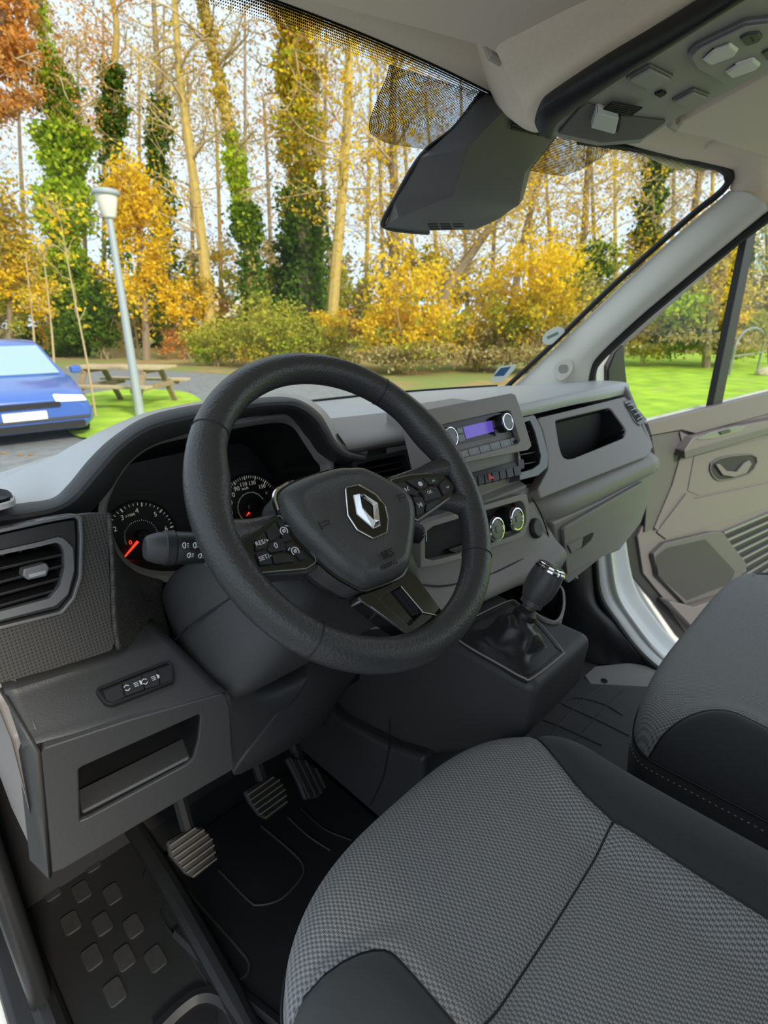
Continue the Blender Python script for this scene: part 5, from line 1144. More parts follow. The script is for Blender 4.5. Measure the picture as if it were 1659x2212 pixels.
strip('frame_paint', [(1286, 925), (1288, 800), (1310, 765), (1380, 700), (1480, 610), (1575, 530), (1700, 430)], [(1330, 925), (1326, 795), (1345, 742), (1400, 693), (1492, 612), (1583, 531), (1706, 432)], -.06, -.002, M['paint'])
strip('window_seal', [(1310, 935), (1310, 790), (1330, 752), (1392, 698), (1490, 613), (1580, 535), (1704, 434)], [(1352, 935), (1345, 790), (1352, 744), (1412, 692), (1505, 610), (1615, 512), (1716, 440)], -.03, .006, M['door_dark'])
slab('mirror_sail', rpoly(dl([(1314, 935), (1314, 800), (1330, 762), (1346, 745), (1350, 800), (1356, 850), (1362, 935)], .01), .004), FD, -.02, .012, M['black'], DR, bevel=.005)
strip('divider_bar', [(1536, 895), (1616, 508)], [(1557, 890), (1636, 493)], -.02, .008, M['seal'])
strip('frame_paint', [(1735, 850), (1742, 420)], [(1775, 840), (1765, 395)], -.06, .002, M['paint'])
WG = slab('window_pane', dl([(1335, 935), (1340, 750), (1610, 505), (1760, 400), (1760, 830)], -.012), FD, -.015, -.012, M['doorglass'], DR)

# ------------------------------------------------------------------ overhead: visors, console, sensor cover
def fr3(p, q, r): n = (q - p).cross(r - p); n = n if n.z < 0 else -n; return Fr(p, q - p, n)
FVi = fr3(V((-.1, .065, 1.312)), V((-.42, .12, 1.300)), V((-.1, -.2, 1.338)))
vz = FVi.pxs([(500, -60), (640, -2), (790, 36), (950, 78), (1050, 106), (1085, 128), (1100, 140), (1125, 128), (1190, 95), (1390, -5), (1520, -80)])
VD = thing('sun_visor', 'beige driver sun visor folded up against the ceiling above the steering wheel', 'sun visor', V((-.3, 0, 1.31)))
slab('visor_blade', rpoly(vz, [0, .0, .0, .0, .01, .02, .02, .02, .0, 0, 0]), FVi, -.02, .0, M['visor'], VD, bevel=.008, bseg=4)
def clip_(par, x, y, z):
    p = atz(x, y, z); m_ = MB(); m_.tube([p + V((-.012, .004, .012)), p + V((-.008, 0, 0)), p + V((.006, -.004, -.003)), p + V((.012, -.006, .004)), p + V((.014, -.008, .016))], .006, 8); return m_.build('visor_clip', M['visor_grey'], par, smooth=True)
clip_(VD, 1068, 124, 1.316)
FV2 = fr3(V((.34, .0, 1.318)), V((.70, -.055, 1.312)), V((.34, -.2, 1.335)))
vz2 = FV2.pxs([(1428, 280), (1470, 262), (1700, 135), (1760, 160), (1760, 380), (1659, 345), (1520, 300)])
VP = thing('sun_visor', 'beige passenger sun visor right of the overhead console', 'sun visor', V((.5, -.1, 1.31)))
slab('visor_blade', rpoly(vz2, .02), FV2, -.02, 0, M['visor'], VP, bevel=.008, bseg=4)
clip_(VP, 1452, 272, 1.312)
# overhead console
OC = thing('overhead_console', 'grey overhead console with reading lamps and sensors between the sun visors', 'console', V((.01, -.1, 1.25)))
FO = Fr((.01, -.09, 1.262), (1, 0, 0), (0, -.235, -.97))
oo = FO.pxs([(1178, 285), (1172, 268), (1200, 240), (1300, 178), (1440, 90), (1600, -10), (1760, -110), (1900, 20), (1659, 152), (1470, 250), (1392, 300), (1380, 310), (1290, 315), (1215, 300)])
slab('console_body', rpoly(oo, .004), FO, -.022, .0, M['console'], OC, bevel=.010, bseg=4)
# black moulding along the driver side
ba = [(1160, 262), (1168, 240), (1195, 218), (1300, 150), (1440, 68), (1600, -30), (1740, -110)]; bb = [(1186, 298), (1192, 276), (1215, 250), (1310, 183), (1448, 94), (1606, -6), (1750, -90)]
b_in = [FO(*FO.px(x, y, .004), .004) for x, y in bb]; b_out = [FO(*FO.px(x, y, -.003), -.003) for x, y in ba]
b_top = [p + V((.006, 0, .012)) for p in b_out]
loft('side_moulding', [[p + V((.004, 0, .003)) for p in b_in], b_in, [(a + b) / 2 + V((-.004, 0, -.004)) for a, b in zip(b_in, b_out)], b_out, b_top], 40, 16, M['seal'], OC, solid=-.003)
# nose: scooped recess with the sensor block
ns = rpoly(FO.pxs([(1205, 288), (1262, 222), (1345, 252), (1440, 262), (1386, 300), (1300, 308)], .003), .004)
slab('nose_scoop', ns, FO, .0, .004, M['sensor'], OC, bevel=.002)
SE = slab('sensor_block', rpoly(FO.pxs([(1288, 236), (1336, 250), (1328, 284), (1277, 270)], .008), .002), FO, .0, .012, pm('sensor_white', (.62, .62, .60), .35), OC, bevel=.002)
slab('sensor_slot', FO.pxs([(1336, 252), (1342, 254), (1336, 286), (1329, 284)], .008), FO, .002, .008, M['void'], OC)
for k in range(5):
    x0, y0 = 1298 + k * 9 - 4, 227 + k * 2.2 + 6
    MB().bar(FO(*FO.px(1302 + k * 5, 236 - k * 3.6, .005), .005), FO(*FO.px(1366 + k * 5, 248 - k * 3.6, .005), .005), .0022, .002, up=FO.n).build('mic_slot', M['void'], OC)
for pts in ([(1350, 170), (1404, 140), (1456, 166), (1406, 196)], [(1450, 218), (1498, 192), (1534, 206), (1490, 234)]):
    q = FO.pxs(pts, .003); bt_ = slab('push_button', rpoly(q, .003), FO, -.002, .0035, M['satin_dark'], OC, bevel=.001)
    slab('button_face', rpoly(scale2(q, .84), .003), FO, .003, .006, M['console'], bt_, bevel=.0012)
slab('status_lamp', FO.pxs([(1414, 205), (1430, 198), (1440, 203), (1426, 212)], .003), FO, 0, .003, M['void'], OC)
lc = FO.pxs([(1484, 118), (1500, 100), (1610, 46), (1660, 40), (1760, 60), (1760, 110), (1600, 178), (1560, 178), (1500, 145)], .004)
LP = slab('lamp_cluster', rpoly(lc, .008), FO, -.002, .006, M['satin_dark'], OC, bevel=.003)
slab('lamp_plate', rpoly(scale2(lc, .93), .008), FO, .004, .0075, M['console'], LP, bevel=.001)
for pts in ([(1516, 126), (1540, 104), (1578, 91), (1596, 104), (1586, 118), (1534, 138)], [(1566, 154), (1590, 136), (1628, 123), (1644, 136), (1632, 148), (1580, 166)]):
    slab('lamp_lens', rpoly(FO.pxs(pts, .008), .004), FO, .005, .011, M['clearlens'], LP, bevel=.003)
for pts in ([(1596, 80), (1614, 70), (1640, 67), (1648, 78), (1640, 88), (1612, 98)], [(1644, 112), (1662, 104), (1690, 100), (1698, 112), (1660, 130)]):
    q = FO.pxs(pts, .008); k_ = slab('lamp_switch', rpoly(q, .004), FO, .005, .010, M['dash'], LP, bevel=.002)
    c = cpt(q); MB().bar(FO(c[0] - .006, c[1], .0102), FO(c[0] + .006, c[1], .0102), .0008, .0005, up=FO.n).build('switch_line', M['void'], k_)
# sensor / mirror cover on the windscreen
n_in = V((0, -.62, -.78)).normalized()
def gp(x, y, c): return atp(x, y, ws_pt(0, .80) + n_in * c, n_in)
HV = thing('sensor_cover', 'large dark sensor cover fixed to the windscreen below the ceiling', 'sensor cover', V((0, .25, 1.15)))
q = {'a': gp(831, 488, .004), 'b': gp(853, 437, .004), 'c': gp(911, 339, .004), 'd': gp(981, 281, .004), 'e': gp(1042, 202, .004), 'f': gp(1120, 215, .012),
     'a2': gp(862, 468, .030), 'g': gp(978, 420, .066), 'h': gp(1010, 318, .068), 'i': gp(1092, 236, .058),
     'j': gp(1119, 442, .056), 'k': gp(1132, 372, .058), 'l': gp(1190, 296, .05), 'm': gp(1215, 262, .03),
     'n': gp(1086, 462, .040), 'o': gp(1028, 494, .02), 'p': gp(925, 496, .008)}
nm = list(q); ix = {k: i for i, k in enumerate(nm)}
fc_ = ['a2 b c h g', 'c d e i h', 'a b a2', 'e f i', 'g h k j', 'h i l k', 'i f m l', 'a2 g j n o p', 'a a2 p']
vs_ = [q[k] for k in nm]
# far (passenger) side and back so the cover is closed
far = {'j': gp(1128, 430, .004), 'k': gp(1145, 365, .004), 'l': gp(1205, 290, .004), 'o': gp(1080, 470, .004), 'm': gp(1222, 250, .004)}
base_n = len(vs_); fn = list(far); vs_ += [far[k] for k in fn]; fx = {k: base_n + i for i, k in enumerate(fn)}
fs = [tuple(ix[k] for k in f.split()) for f in fc_]
fs += [(ix['j'], ix['k'], fx['k'], fx['j']), (ix['k'], ix['l'], fx['l'], fx['k']), (ix['l'], ix['m'], fx['m'], fx['l']), (ix['n'], ix['j'], fx['j'], fx['o']), (ix['o'], ix['n'], fx['o']), (ix['p'], ix['o'], fx['o'])]
cov = obj('cover_shell', vs_, fs, M['sensor'], HV, bevel=.008, bseg=3, solid=.002)
rimp = [gp(x, y, .001) for x, y in [(925, 502), (860, 496), (830, 488), (830, 474), (852, 434), (910, 338), (980, 280), (1042, 200)]]
MB().tube(cr(rimp, 40), .005, 8).build('glass_gasket', M['seal'], HV, smooth=True)
for k in range(3):
    MB().bar(gp(1104 + k * 2, 276 - k * 7, .064), gp(1170 + k * 4, 292 - k * 7, .060), .0035, .002, up=n_in).build('vent_slit', M['void'], HV)
for k in range(3):
    for (x0, x1) in ((924, 945), (950, 972), (978, 1000)): MB().bar(gp(x0 + k * 2, 484 + k * 5, .034 - k * .009), gp(x1 + k * 2, 484 + k * 5, .036 - k * .009), .0022, .001, up=n_in).build('vent_slit', M['void'], HV)
# headliner swelling that runs from the windscreen to the console
b0 = [FO(*FO.px(x, y, -.02), -.02) + V((-.002, .004, 0)) for x, y in [(1168, 282), (1160, 262)] + ba[1:]]
fl_r = [1.0, 1.0, .9, .85, .9, 1, 1, 1]
rows = [[p + V((-.13 * k, .012, .095)) for p, k in zip(b0, fl_r)], [p + V((-.068 * k, .012, .052)) for p, k in zip(b0, fl_r)], [p + V((-.028 * k, .010, .026)) for p, k in zip(b0, fl_r)], [p + V((-.010, .006, .008)) for p in b0], [p + V((.004, 0, -.001)) for p in b0]]
rows = [[r_[0] + V((.05, .09, .05))] + [r_[0] + V((.012, .03, .012))] + r_ for i, r_ in enumerate(rows)]
struct(loft('trim_8', rows, 40, 20, M['headliner'], None, solid=-.004))
# windscreen stickers
def sticker(label, pts, mat, extra=()):
    g = [ws_hit(x, y) + inn for x, y in pts]; c = sum(g, V()) / len(g)
    n = (g[1] - g[0]).cross(g[-1] - g[0]).normalized(); n = n if n.dot(CAM - c) > 0 else -n; f_ = Fr(c, CR, n); m2 = [((p - c).dot(f_.u), (p - c).dot(f_.v)) for p in g]
    t = slab('windscreen_sticker', rpoly(m2, .004), f_, 0, .0006, mat, None); tag(t, label, 'sticker')
    for pp, mt in extra: slab('printed_field', f_.pxs(pp, .0008), f_, .0004, .0009, mt, t)
    return t
el = [(1194 + 26 * math.cos(t) * .94 - 8 * math.sin(t) * .0, 723 + 17 * math.sin(t) - 9 * math.cos(t)) for t in [2 * math.pi * k / 28 for k in range(28)]]
sticker('round pale inspection sticker low on the right edge of the windscreen', el, M['stick_t'], [([(1180, 728), (1205, 716), (1207, 722), (1184, 733)], M['stick_g'])])
sticker('square sticker with a blue field in the lower right windscreen corner', [(1056, 822), (1076, 790), (1112, 784), (1110, 796), (1084, 822)], M['stick_t'], [([(1066, 813), (1082, 795), (1104, 792), (1088, 812)], M['stick_b'])])
# ------------------------------------------------------------------ outside: ground
import numpy as np
GZ = -.65
rng = np.random.default_rng(5)
def ground_mat(name, c0, c1, scale, c2=None, c2scale=60, c2thr=.62, rough=.95, bump=.4):
    m, n, b = nmat(name); t = n.nodes.new('ShaderNodeTexCoord')
    no = n.nodes.new('ShaderNodeTexNoise'); no.inputs['Scale'].default_value = scale; no.inputs['Detail'].default_value = 8; n.links.new(t.outputs['Object'], no.inputs['Vector'])
    r_ = n.nodes.new('ShaderNodeValToRGB'); r_.color_ramp.elements[0].position = .3; r_.color_ramp.elements[1].position = .7; r_.color_ramp.elements[0].color = (*c0, 1); r_.color_ramp.elements[1].color = (*c1, 1)
    n.links.new(no.outputs['Fac'], r_.inputs['Fac']); out = r_.outputs['Color']
    if c2:
        n2 = n.nodes.new('ShaderNodeTexNoise'); n2.inputs['Scale'].default_value = c2scale; n2.inputs['Detail'].default_value = 5; n.links.new(t.outputs['Object'], n2.inputs['Vector'])
        rr = n.nodes.new('ShaderNodeValToRGB'); rr.color_ramp.elements[0].position = c2thr - .06; rr.color_ramp.elements[1].position = c2thr + .06; n.links.new(n2.outputs['Fac'], rr.inputs['Fac'])
        mx = n.nodes.new('ShaderNodeMix'); mx.data_type = 'RGBA'; n.links.new(rr.outputs['Color'], mx.inputs[0]); n.links.new(out, mx.inputs[6]); mx.inputs[7].default_value = (*c2, 1); out = mx.outputs[2]
    n.links.new(out, b.inputs['Base Color']); setin(b, 'Roughness', rough)
    bp_ = n.nodes.new('ShaderNodeBump'); bp_.inputs['Strength'].default_value = bump; bp_.inputs['Distance'].default_value = .03; n.links.new(no.outputs['Fac'], bp_.inputs['Height']); n.links.new(bp_.outputs['Normal'], b.inputs['Normal'])
    return m
M['asphalt'] = ground_mat('asphalt', (.16, .165, .165), (.24, .245, .24), 6, rough=.8)
M['litter'] = ground_mat('leaf_litter', (.24, .17, .06), (.42, .27, .09), 2.2, (.20, .24, .05), .5, .52)
M['lawn'] = ground_mat('lawn', (.20, .36, .015), (.42, .60, .03), 2.0, (.40, .38, .10), .8, .66)
def sheet(name, pts, z, mat, label=None):
    n = len(pts); vs_ = [V((p[0], p[1], z)) for p in pts] + [V((p[0], p[1], z - .02)) for p in pts]
    return struct(obj(name, vs_, [tuple(range(n)), tuple(range(n, 2 * n))[::-1]] + [(i, n + i, n + (i + 1) % n, (i + 1) % n) for i in range(n)], mat))
def gpt(x, y): p = atz(x, y, GZ); return (p.x, p.y)
sheet('floor_asphalt', [(-60, -40), (120, -40), (120, 140), (-60, 140)], GZ, M['asphalt'])
sheet('floor_verge', [gpt(-900, 800), gpt(-200, 792), gpt(190, 792), gpt(450, 806), gpt(600, 817), gpt(760, 832), gpt(860, 846), gpt(905, 862), gpt(1000, 870), gpt(1200, 850), (30, 3), (110, -10), (118, 130), (-50, 138)], GZ + .012, M['litter'])
sheet('floor_lawn', [gpt(1150, 800), gpt(1250, 860), gpt(1330, 1000), (3.2, -.6), (4, -12), (40, -30), gpt(1750, 762), gpt(1500, 764), gpt(1300, 768)], GZ + .024, M['lawn'])
isl = [(p.x, p.y) for p in cr([v2(gpt(x, y)) for x, y in [(150, 935), (150, 870), (250, 846), (380, 848), (432, 866), (428, 890), (360, 925), (230, 950)]], 40, True)]
sheet('floor_grass_island', isl, GZ + .05, M['lawn'])
# ------------------------------------------------------------------ leaves
def leafmat(name, cols, trans=.45):
    m = bpy.data.materials.new(name); m.use_nodes = True; n = m.node_tree; n.nodes.clear()
    o = n.nodes.new('ShaderNodeOutputMaterial'); df = n.nodes.new('ShaderNodeBsdfDiffuse'); tr = n.nodes.new('ShaderNodeBsdfTranslucent'); mx = n.nodes.new('ShaderNodeMixShader'); mx.inputs[0].default_value = trans
    g = n.nodes.new('ShaderNodeNewGeometry'); r_ = n.nodes.new('ShaderNodeValToRGB'); cr_ = r_.color_ramp
    while len(cr_.elements) < len(cols): cr_.elements.new(.5)
    for i, c in enumerate(cols): cr_.elements[i].position = i / max(1, len(cols) - 1); cr_.elements[i].color = (*c, 1)
    n.links.new(g.outputs['Random Per Island'], r_.inputs['Fac']); n.links.new(r_.outputs['Color'], df.inputs['Color']); n.links.new(r_.outputs['Color'], tr.inputs['Color'])
    n.links.new(df.outputs[0], mx.inputs[1]); n.links.new(tr.outputs[0], mx.inputs[2]); n.links.new(mx.outputs[0], o.inputs['Surface'])
    return m
LM = {'gold': leafmat('gold_leaves', [(.66, .38, .02), (.86, .58, .02), (.92, .68, .05), (.70, .50, .04)]),
      'lime': leafmat('ivy_leaves_light', [(.22, .36, .02), (.44, .58, .03), (.60, .66, .06), (.16, .28, .02)]),
      'green': leafmat('ivy_leaves_dark', [(.05, .11, .015), (.10, .19, .02), (.20, .28, .04)]),
      'rust': leafmat('rust_leaves', [(.68, .28, .05), (.82, .40, .08), (.60, .34, .10), (.52, .28, .10)]),
      'olive': leafmat('olive_leaves', [(.30, .34, .05), (.46, .46, .06), (.62, .52, .06), (.22, .27, .05)]),
      'mix': leafmat('turning_leaves', [(.20, .26, .04), (.62, .42, .04), (.78, .50, .04), (.35, .32, .06)]),
      'tan': leafmat('dry_leaves', [(.44, .34, .13), (.58, .47, .19), (.36, .29, .11), (.62, .52, .28)])}
M['bark_gold'] = pm('sunlit_bark', (.46, .33, .09), .9, g=(20, .5), kind='noise', dist=.02, var=.35, vscale=6)  # warm sunlight put into the bark colour of the front-lit trunks
M['bark'] = pm('grey_brown_bark', (.24, .18, .11), .9, g=(20, .5), kind='noise', dist=.02, var=.35, vscale=6)
M['twig'] = pm('twig_bark', (.48, .36, .18), .9)
def leaves(name, P_, size, mat, parent, stuff=True):
    P_ = np.asarray(P_, float); P_ = np.concatenate([P_, P_[: len(P_) * 6 // 10] + rng.normal(0, size * 1.1, (len(P_) * 6 // 10, 3))]); n = len(P_)
    a = rng.normal(size=(n, 3)); a /= np.linalg.norm(a, axis=1)[:, None]; b = np.cross(a, rng.normal(size=(n, 3))); b /= np.linalg.norm(b, axis=1)[:, None]
    s = size * .80 * rng.uniform(.6, 1.35, (n, 1)); a = a * s; b = b * s * .62
    vs_ = np.stack([P_ - a, P_ - a * .1 + b, P_ + a, P_ - a * .1 - b], 1).reshape(-1, 3)
    me = bpy.data.meshes.new(name); me.vertices.add(4 * n); me.vertices.foreach_set('co', vs_.ravel()); me.loops.add(4 * n); me.loops.foreach_set('vertex_index', np.arange(4 * n, dtype=np.int32))
    me.polygons.add(n); me.polygons.foreach_set('loop_start', np.arange(0, 4 * n, 4, dtype=np.int32)); me.update(); me.validate()
    o = link(name, me, mat, parent)
    if stuff: o['kind'] = 'stuff'
    return o
HD = V((math.sin(YAW), math.cos(YAW), 0))
def plane_at(dist):
    p0 = V((CAM.x, CAM.y, 0)) + HD * dist
    return lambda x, y: atp(x, y, p0, HD)
def blob(c, r, n, flat=1.0):                       # fluffy cluster of leaf positions
    m_ = max(1, n // 26); d = rng.normal(size=(m_, 3)); d /= np.linalg.norm(d, axis=1)[:, None]; k = rng.uniform(.1, 1.15, (m_, 1)) ** .6
    sub_ = (d * k)[rng.integers(0, m_, n)] + rng.normal(0, .13 if n > 30 else .0, (n, 3))
    return np.array(c)[None, :] + sub_ * np.array([r[0], r[0], r[1]])[None, :]
def branches(path, n, reach, rad, up=.5, levels=2, start=.35):
    out = []; tips = []
    L = len(path)
    for i in range(n):
        t = random.uniform(start, 1.0); k = min(int(t * (L - 1)), L - 2); p = path[k].lerp(path[k + 1], t * (L - 1) - k)
        d = V((random.gauss(0, 1), random.gauss(0, 1), random.uniform(.0, 1.4) * up + .1)).normalized(); ln = reach * random.uniform(.4, 1.0) * (1.15 - t * .5)
        pts = [p]; dd = d.copy()
        for s in range(5): dd = (dd + V((random.gauss(0, .22), random.gauss(0, .22), random.gauss(.05, .18)))).normalized(); pts.append(pts[-1] + dd * ln / 5)
        out.append((pts, rad * random.uniform(.5, 1))); tips += pts[2:]
        if levels > 1:
            for q in range(4):
                b0 = pts[random.randint(1, 5)]; e = (dd + V((random.gauss(0, .8), random.gauss(0, .8), random.gauss(.1, .6)))).normalized(); l2 = ln * random.uniform(.25, .55)
                pp = [b0, b0 + e * l2 * .5 + V((0, 0, random.gauss(0, .1) * l2)), b0 + e * l2]; out.append((pp, rad * .35)); tips += pp[1:]
                if levels > 2:
                    for w_ in range(2):
                        b1 = pp[random.randint(1, 2)]; e2 = (e + V((random.gauss(0, .8), random.gauss(0, .8), random.gauss(0, .7)))).normalized(); p3 = [b1, b1 + e2 * l2 * .5]; out.append((p3, rad * .2)); tips.append(p3[1])
    return out, tips
def tree(label, dist, path_px, rad_px, bark, ivy=(), twigs=(0, 0, 0), crown=None, extra=(), group='trees behind the road'):
    pl = plane_at(dist); sc = dist / FPX * 1.0
    path = [pl(x, y) for x, y in path_px]; base = path[0].copy()
    path[0].z = GZ - .1; path = cr(path, 24)
    t = thing('tree', label, 'tree', (path[0].x, path[0].y, GZ), group)
    r0 = rad_px * sc
    MB().tube(path, [r0 * (1.15 - .75 * i / 23) for i in range(24)], 8).build('trunk', bark, t, smooth=True)
    if twigs[0]:
        br, tips = branches(path, twigs[0], twigs[1], r0 * .26, levels=3, start=twigs[2]); m_ = MB()
        for pts, r_ in br: m_.tube(pts, [max(.006, r_ * (1 - .75 * i / (len(pts) - 1))) for i in range(len(pts))], 4, cap=False)
        m_.build('branches', M['twig'], t)
        if crown:
            nl, mat, sz, spread = crown; tips_ = np.array([tuple(p) for p in tips]); idx = rng.integers(0, len(tips_), nl)
            leaves('crown_leaves', tips_[idx] + rng.normal(0, spread, (nl, 3)), sz, LM[mat], t)
    for (t0, t1, w0, w1, n, mat, sz) in ivy:       # leaves wrapped round the trunk, widths in pixels
        u = rng.uniform(t0, t1, n); P_ = []
        pa = np.array([tuple(p) for p in path]); f_ = u * 23; k = np.clip(f_.astype(int), 0, 22); fr_ = (f_ - k)[:, None]
        c = pa[k] * (1 - fr_) + pa[k + 1] * fr_; rr = (w0 + (w1 - w0) * (u - t0) / (t1 - t0)) * sc
        lump = 1 + .28 * np.sin(u * 37 + 1) + .2 * np.sin(u * 83)
        an = rng.uniform(0, 2 * np.pi, n); q = rr * lump * rng.uniform(.45, 1.05, n)
        leaves('ivy', c + np.stack([q * np.cos(an), q * np.sin(an), rng.normal(0, .1, n)], 1), sz, LM[mat], t)
    for (x, y, rx, ry, n, mat, sz) in extra:        # further leaf masses, pixels
        c = pl(x, y); leaves('leaf_mass', blob(c, (rx * sc, ry * sc), n), sz, LM[mat], t)
    return t
tree('orange leaved tree at the far left edge of the view', 26, [(-70, 800), (-60, 500), (-40, 250), (0, 60), (20, -60)], 12, M['bark'], twigs=(16, 3.0, .45), crown=(1500, 'rust', .13, .45), extra=[(5, 60, 55, 60, 1100, 'rust', .12), (20, 160, 60, 60, 900, 'rust', .12), (10, 215, 45, 30, 350, 'rust', .12)])
tree('tree wrapped in thick bright green ivy left of the lamp post', 27, [(152, 770), (146, 640), (138, 470), (142, 330), (128, 210), (95, 70), (75, -60)], 12, M['bark'], ivy=[(0, .25, 34, 44, 1500, 'green', .15), (.12, .60, 46, 40, 5200, 'lime', .15), (.55, .8, 30, 14, 1300, 'lime', .14), (.5, .75, 40, 26, 700, 'green', .14), (.78, .95, 11, 8, 260, 'lime', .12)], twigs=(24, 3.4, .5), crown=(900, 'rust', .08, .3))
tree('slim tree with a dark ivy sleeve above the lamp head', 30, [(262, 760), (256, 560), (246, 330), (240, 200), (252, 60), (228, -60)], 10, M['bark_gold'], ivy=[(.42, .68, 24, 18, 1500, 'green', .14), (.1, .45, 30, 24, 900, 'green', .15)], twigs=(26, 3.6, .4), crown=(1200, 'rust', .08, .3))
tree('golden leaved tree right behind the lamp post', 24, [(318, 790), (312, 640), (300, 500), (285, 400)], 7, M['bark'], twigs=(18, 1.8, .1), crown=(1800, 'gold', .11, .30), extra=[(285, 440, 45, 50, 700, 'gold', .10), (310, 520, 55, 50, 900, 'gold', .10), (340, 610, 40, 50, 600, 'gold', .10), (380, 680, 28, 36, 380, 'gold', .10), (250, 420, 25, 40, 300, 'gold', .10)])
tree('forked tree with an ivy clad middle behind the golden tree', 32, [(372, 770), (355, 560), (338, 380), (345, 240), (338, 120), (330, -40)], 9, M['bark'], ivy=[(.40, .64, 16, 20, 1000, 'green', .15), (.05, .45, 38, 26, 1300, 'green', .16)], twigs=(24, 3.6, .4), crown=(900, 'tan', .09, .3))
tree('tall bare golden trunk left of the steering wheel top', 25, [(462, 790), (448, 640), (436, 520), (412, 340), (388, 160), (374, -60)], 12, M['bark_gold'], ivy=[(.0, .28, 16, 14, 420, 'mix', .12)], twigs=(34, 3.6, .35), crown=(700, 'gold', .08, .3))
tree('leaning tree sleeved in green ivy above the steering wheel', 25, [(556, 780), (548, 640), (534, 500), (514, 385), (490, 250), (455, 90), (428, -50)], 13, M['bark_gold'], ivy=[(0, .42, 22, 26, 1900, 'green', .13), (.3, .62, 22, 15, 1300, 'lime', .13), (.6, .95, 13, 10, 650, 'mix', .12)], twigs=(24, 3.2, .4), crown=(500, 'tan', .08, .3))
tree('broad tree hung with yellow and brown leaves left of the sensor cover', 26, [(668, 790), (662, 640), (654, 420), (644, 220), (640, 80), (636, -50)], 15, M['bark'], ivy=[(.0, .42, 44, 40, 2600, 'green', .15), (.35, .95, 42, 34, 2600, 'mix', .13), (.45, .9, 40, 34, 900, 'gold', .12), (.4, .8, 40, 36, 900, 'lime', .12)], twigs=(24, 2.8, .4), crown=(700, 'rust', .09, .3))
tree('bare golden trunk just left of the sensor cover', 24, [(712, 790), (722, 620), (738, 430), (750, 250), (756, 100), (772, -50)], 11, M['bark_gold'], twigs=(34, 3.0, .3), crown=(1300, 'gold', .09, .3), ivy=[(.2, .9, 10, 9, 300, 'gold', .10)])
tree('dark evergreen between the ivy trees and the sensor cover', 28, [(632, 800), (640, 660), (650, 540), (650, 430)], 8, M['bark'], ivy=[(.25, .8, 60, 40, 3200, 'green', .17), (.6, 1.0, 40, 16, 900, 'green', .16)])
tree('thin trunk with orange leaves behind the sensor cover', 27, [(856, 800), (850, 620), (852, 440), (848, 250), (856, 80)], 11, M['bark'], twigs=(30, 3.2, .35), crown=(2200, 'gold', .10, .35), ivy=[(.25, .5, 16, 14, 300, 'mix', .12)])
tree('spreading bare tree seen under the sensor cover', 25, [(935, 800), (960, 640), (1010, 560), (1075, 470), (1140, 380)], 11, M['bark'], twigs=(36, 3.6, .3), crown=(1700, 'gold', .09, .35))
tree('slender branching tree right of the sensor cover', 27, [(1110, 800), (1112, 640), (1140, 480), (1180, 330), (1200, 180)], 8, M['bark'], twigs=(40, 3.8, .3), crown=(1900, 'gold', .09, .35))
tree('tree with thin yellow foliage left of the ivy stump', 26, [(1230, 800), (1240, 640), (1262, 500), (1270, 360), (1290, 200)], 9, M['bark'], twigs=(40, 3.8, .3), crown=(2200, 'gold', .09, .35))
tree('ivy covered trunk in the right corner of the windscreen', 27, [(1368, 800), (1376, 640), (1394, 500), (1412, 400), (1424, 330), (1440, 200)], 10, M['bark'], ivy=[(.35, .8, 24, 18, 1400, 'green', .14), (.05, .4, 36, 28, 900, 'mix', .14)], twigs=(34, 3.6, .4), crown=(1500, 'tan', .09, .35))
tree('bare twiggy tree at the right end of the windscreen', 29, [(1480, 800), (1490, 620), (1500, 460), (1520, 330), (1540, 200)], 9, M['bark'], twigs=(40, 4.0, .3), crown=(1600, 'rust', .09, .35))
tree('orange tree low at the far left behind the blue car', 24, [(20, 800), (22, 690), (15, 560), (5, 440)], 6, M['bark'], twigs=(16, 2.0, .2), crown=(1500, 'mix', .11, .3), extra=[(15, 520, 45, 60, 800, 'mix', .11), (55, 630, 50, 50, 800, 'gold', .10), (20, 660, 40, 60, 500, 'olive', .11)])
tree('tree with yellow and green leaves seen through the door window', 20, [(1525, 800), (1530, 700), (1540, 600), (1560, 500)], 8, M['bark'], twigs=(20, 2.0, .2), crown=(1200, 'gold', .08, .3), extra=[(1450, 650, 70, 45, 900, 'lime', .10), (1530, 560, 60, 60, 900, 'mix', .10), (1590, 560, 28, 80, 900, 'green', .11), (1560, 690, 40, 22, 500, 'gold', .10), (1480, 690, 60, 30, 500, 'olive', .10)], group='trees beyond the lawn')
tree('tree with sparse pale leaves right of the window divider', 22, [(1668, 800), (1664, 680), (1660, 560), (1655, 400)], 8, M['bark'], twigs=(18, 2.2, .2), crown=(900, 'olive', .08, .3), extra=[(1650, 640, 40, 50, 500, 'tan', .09)], group='trees beyond the lawn')
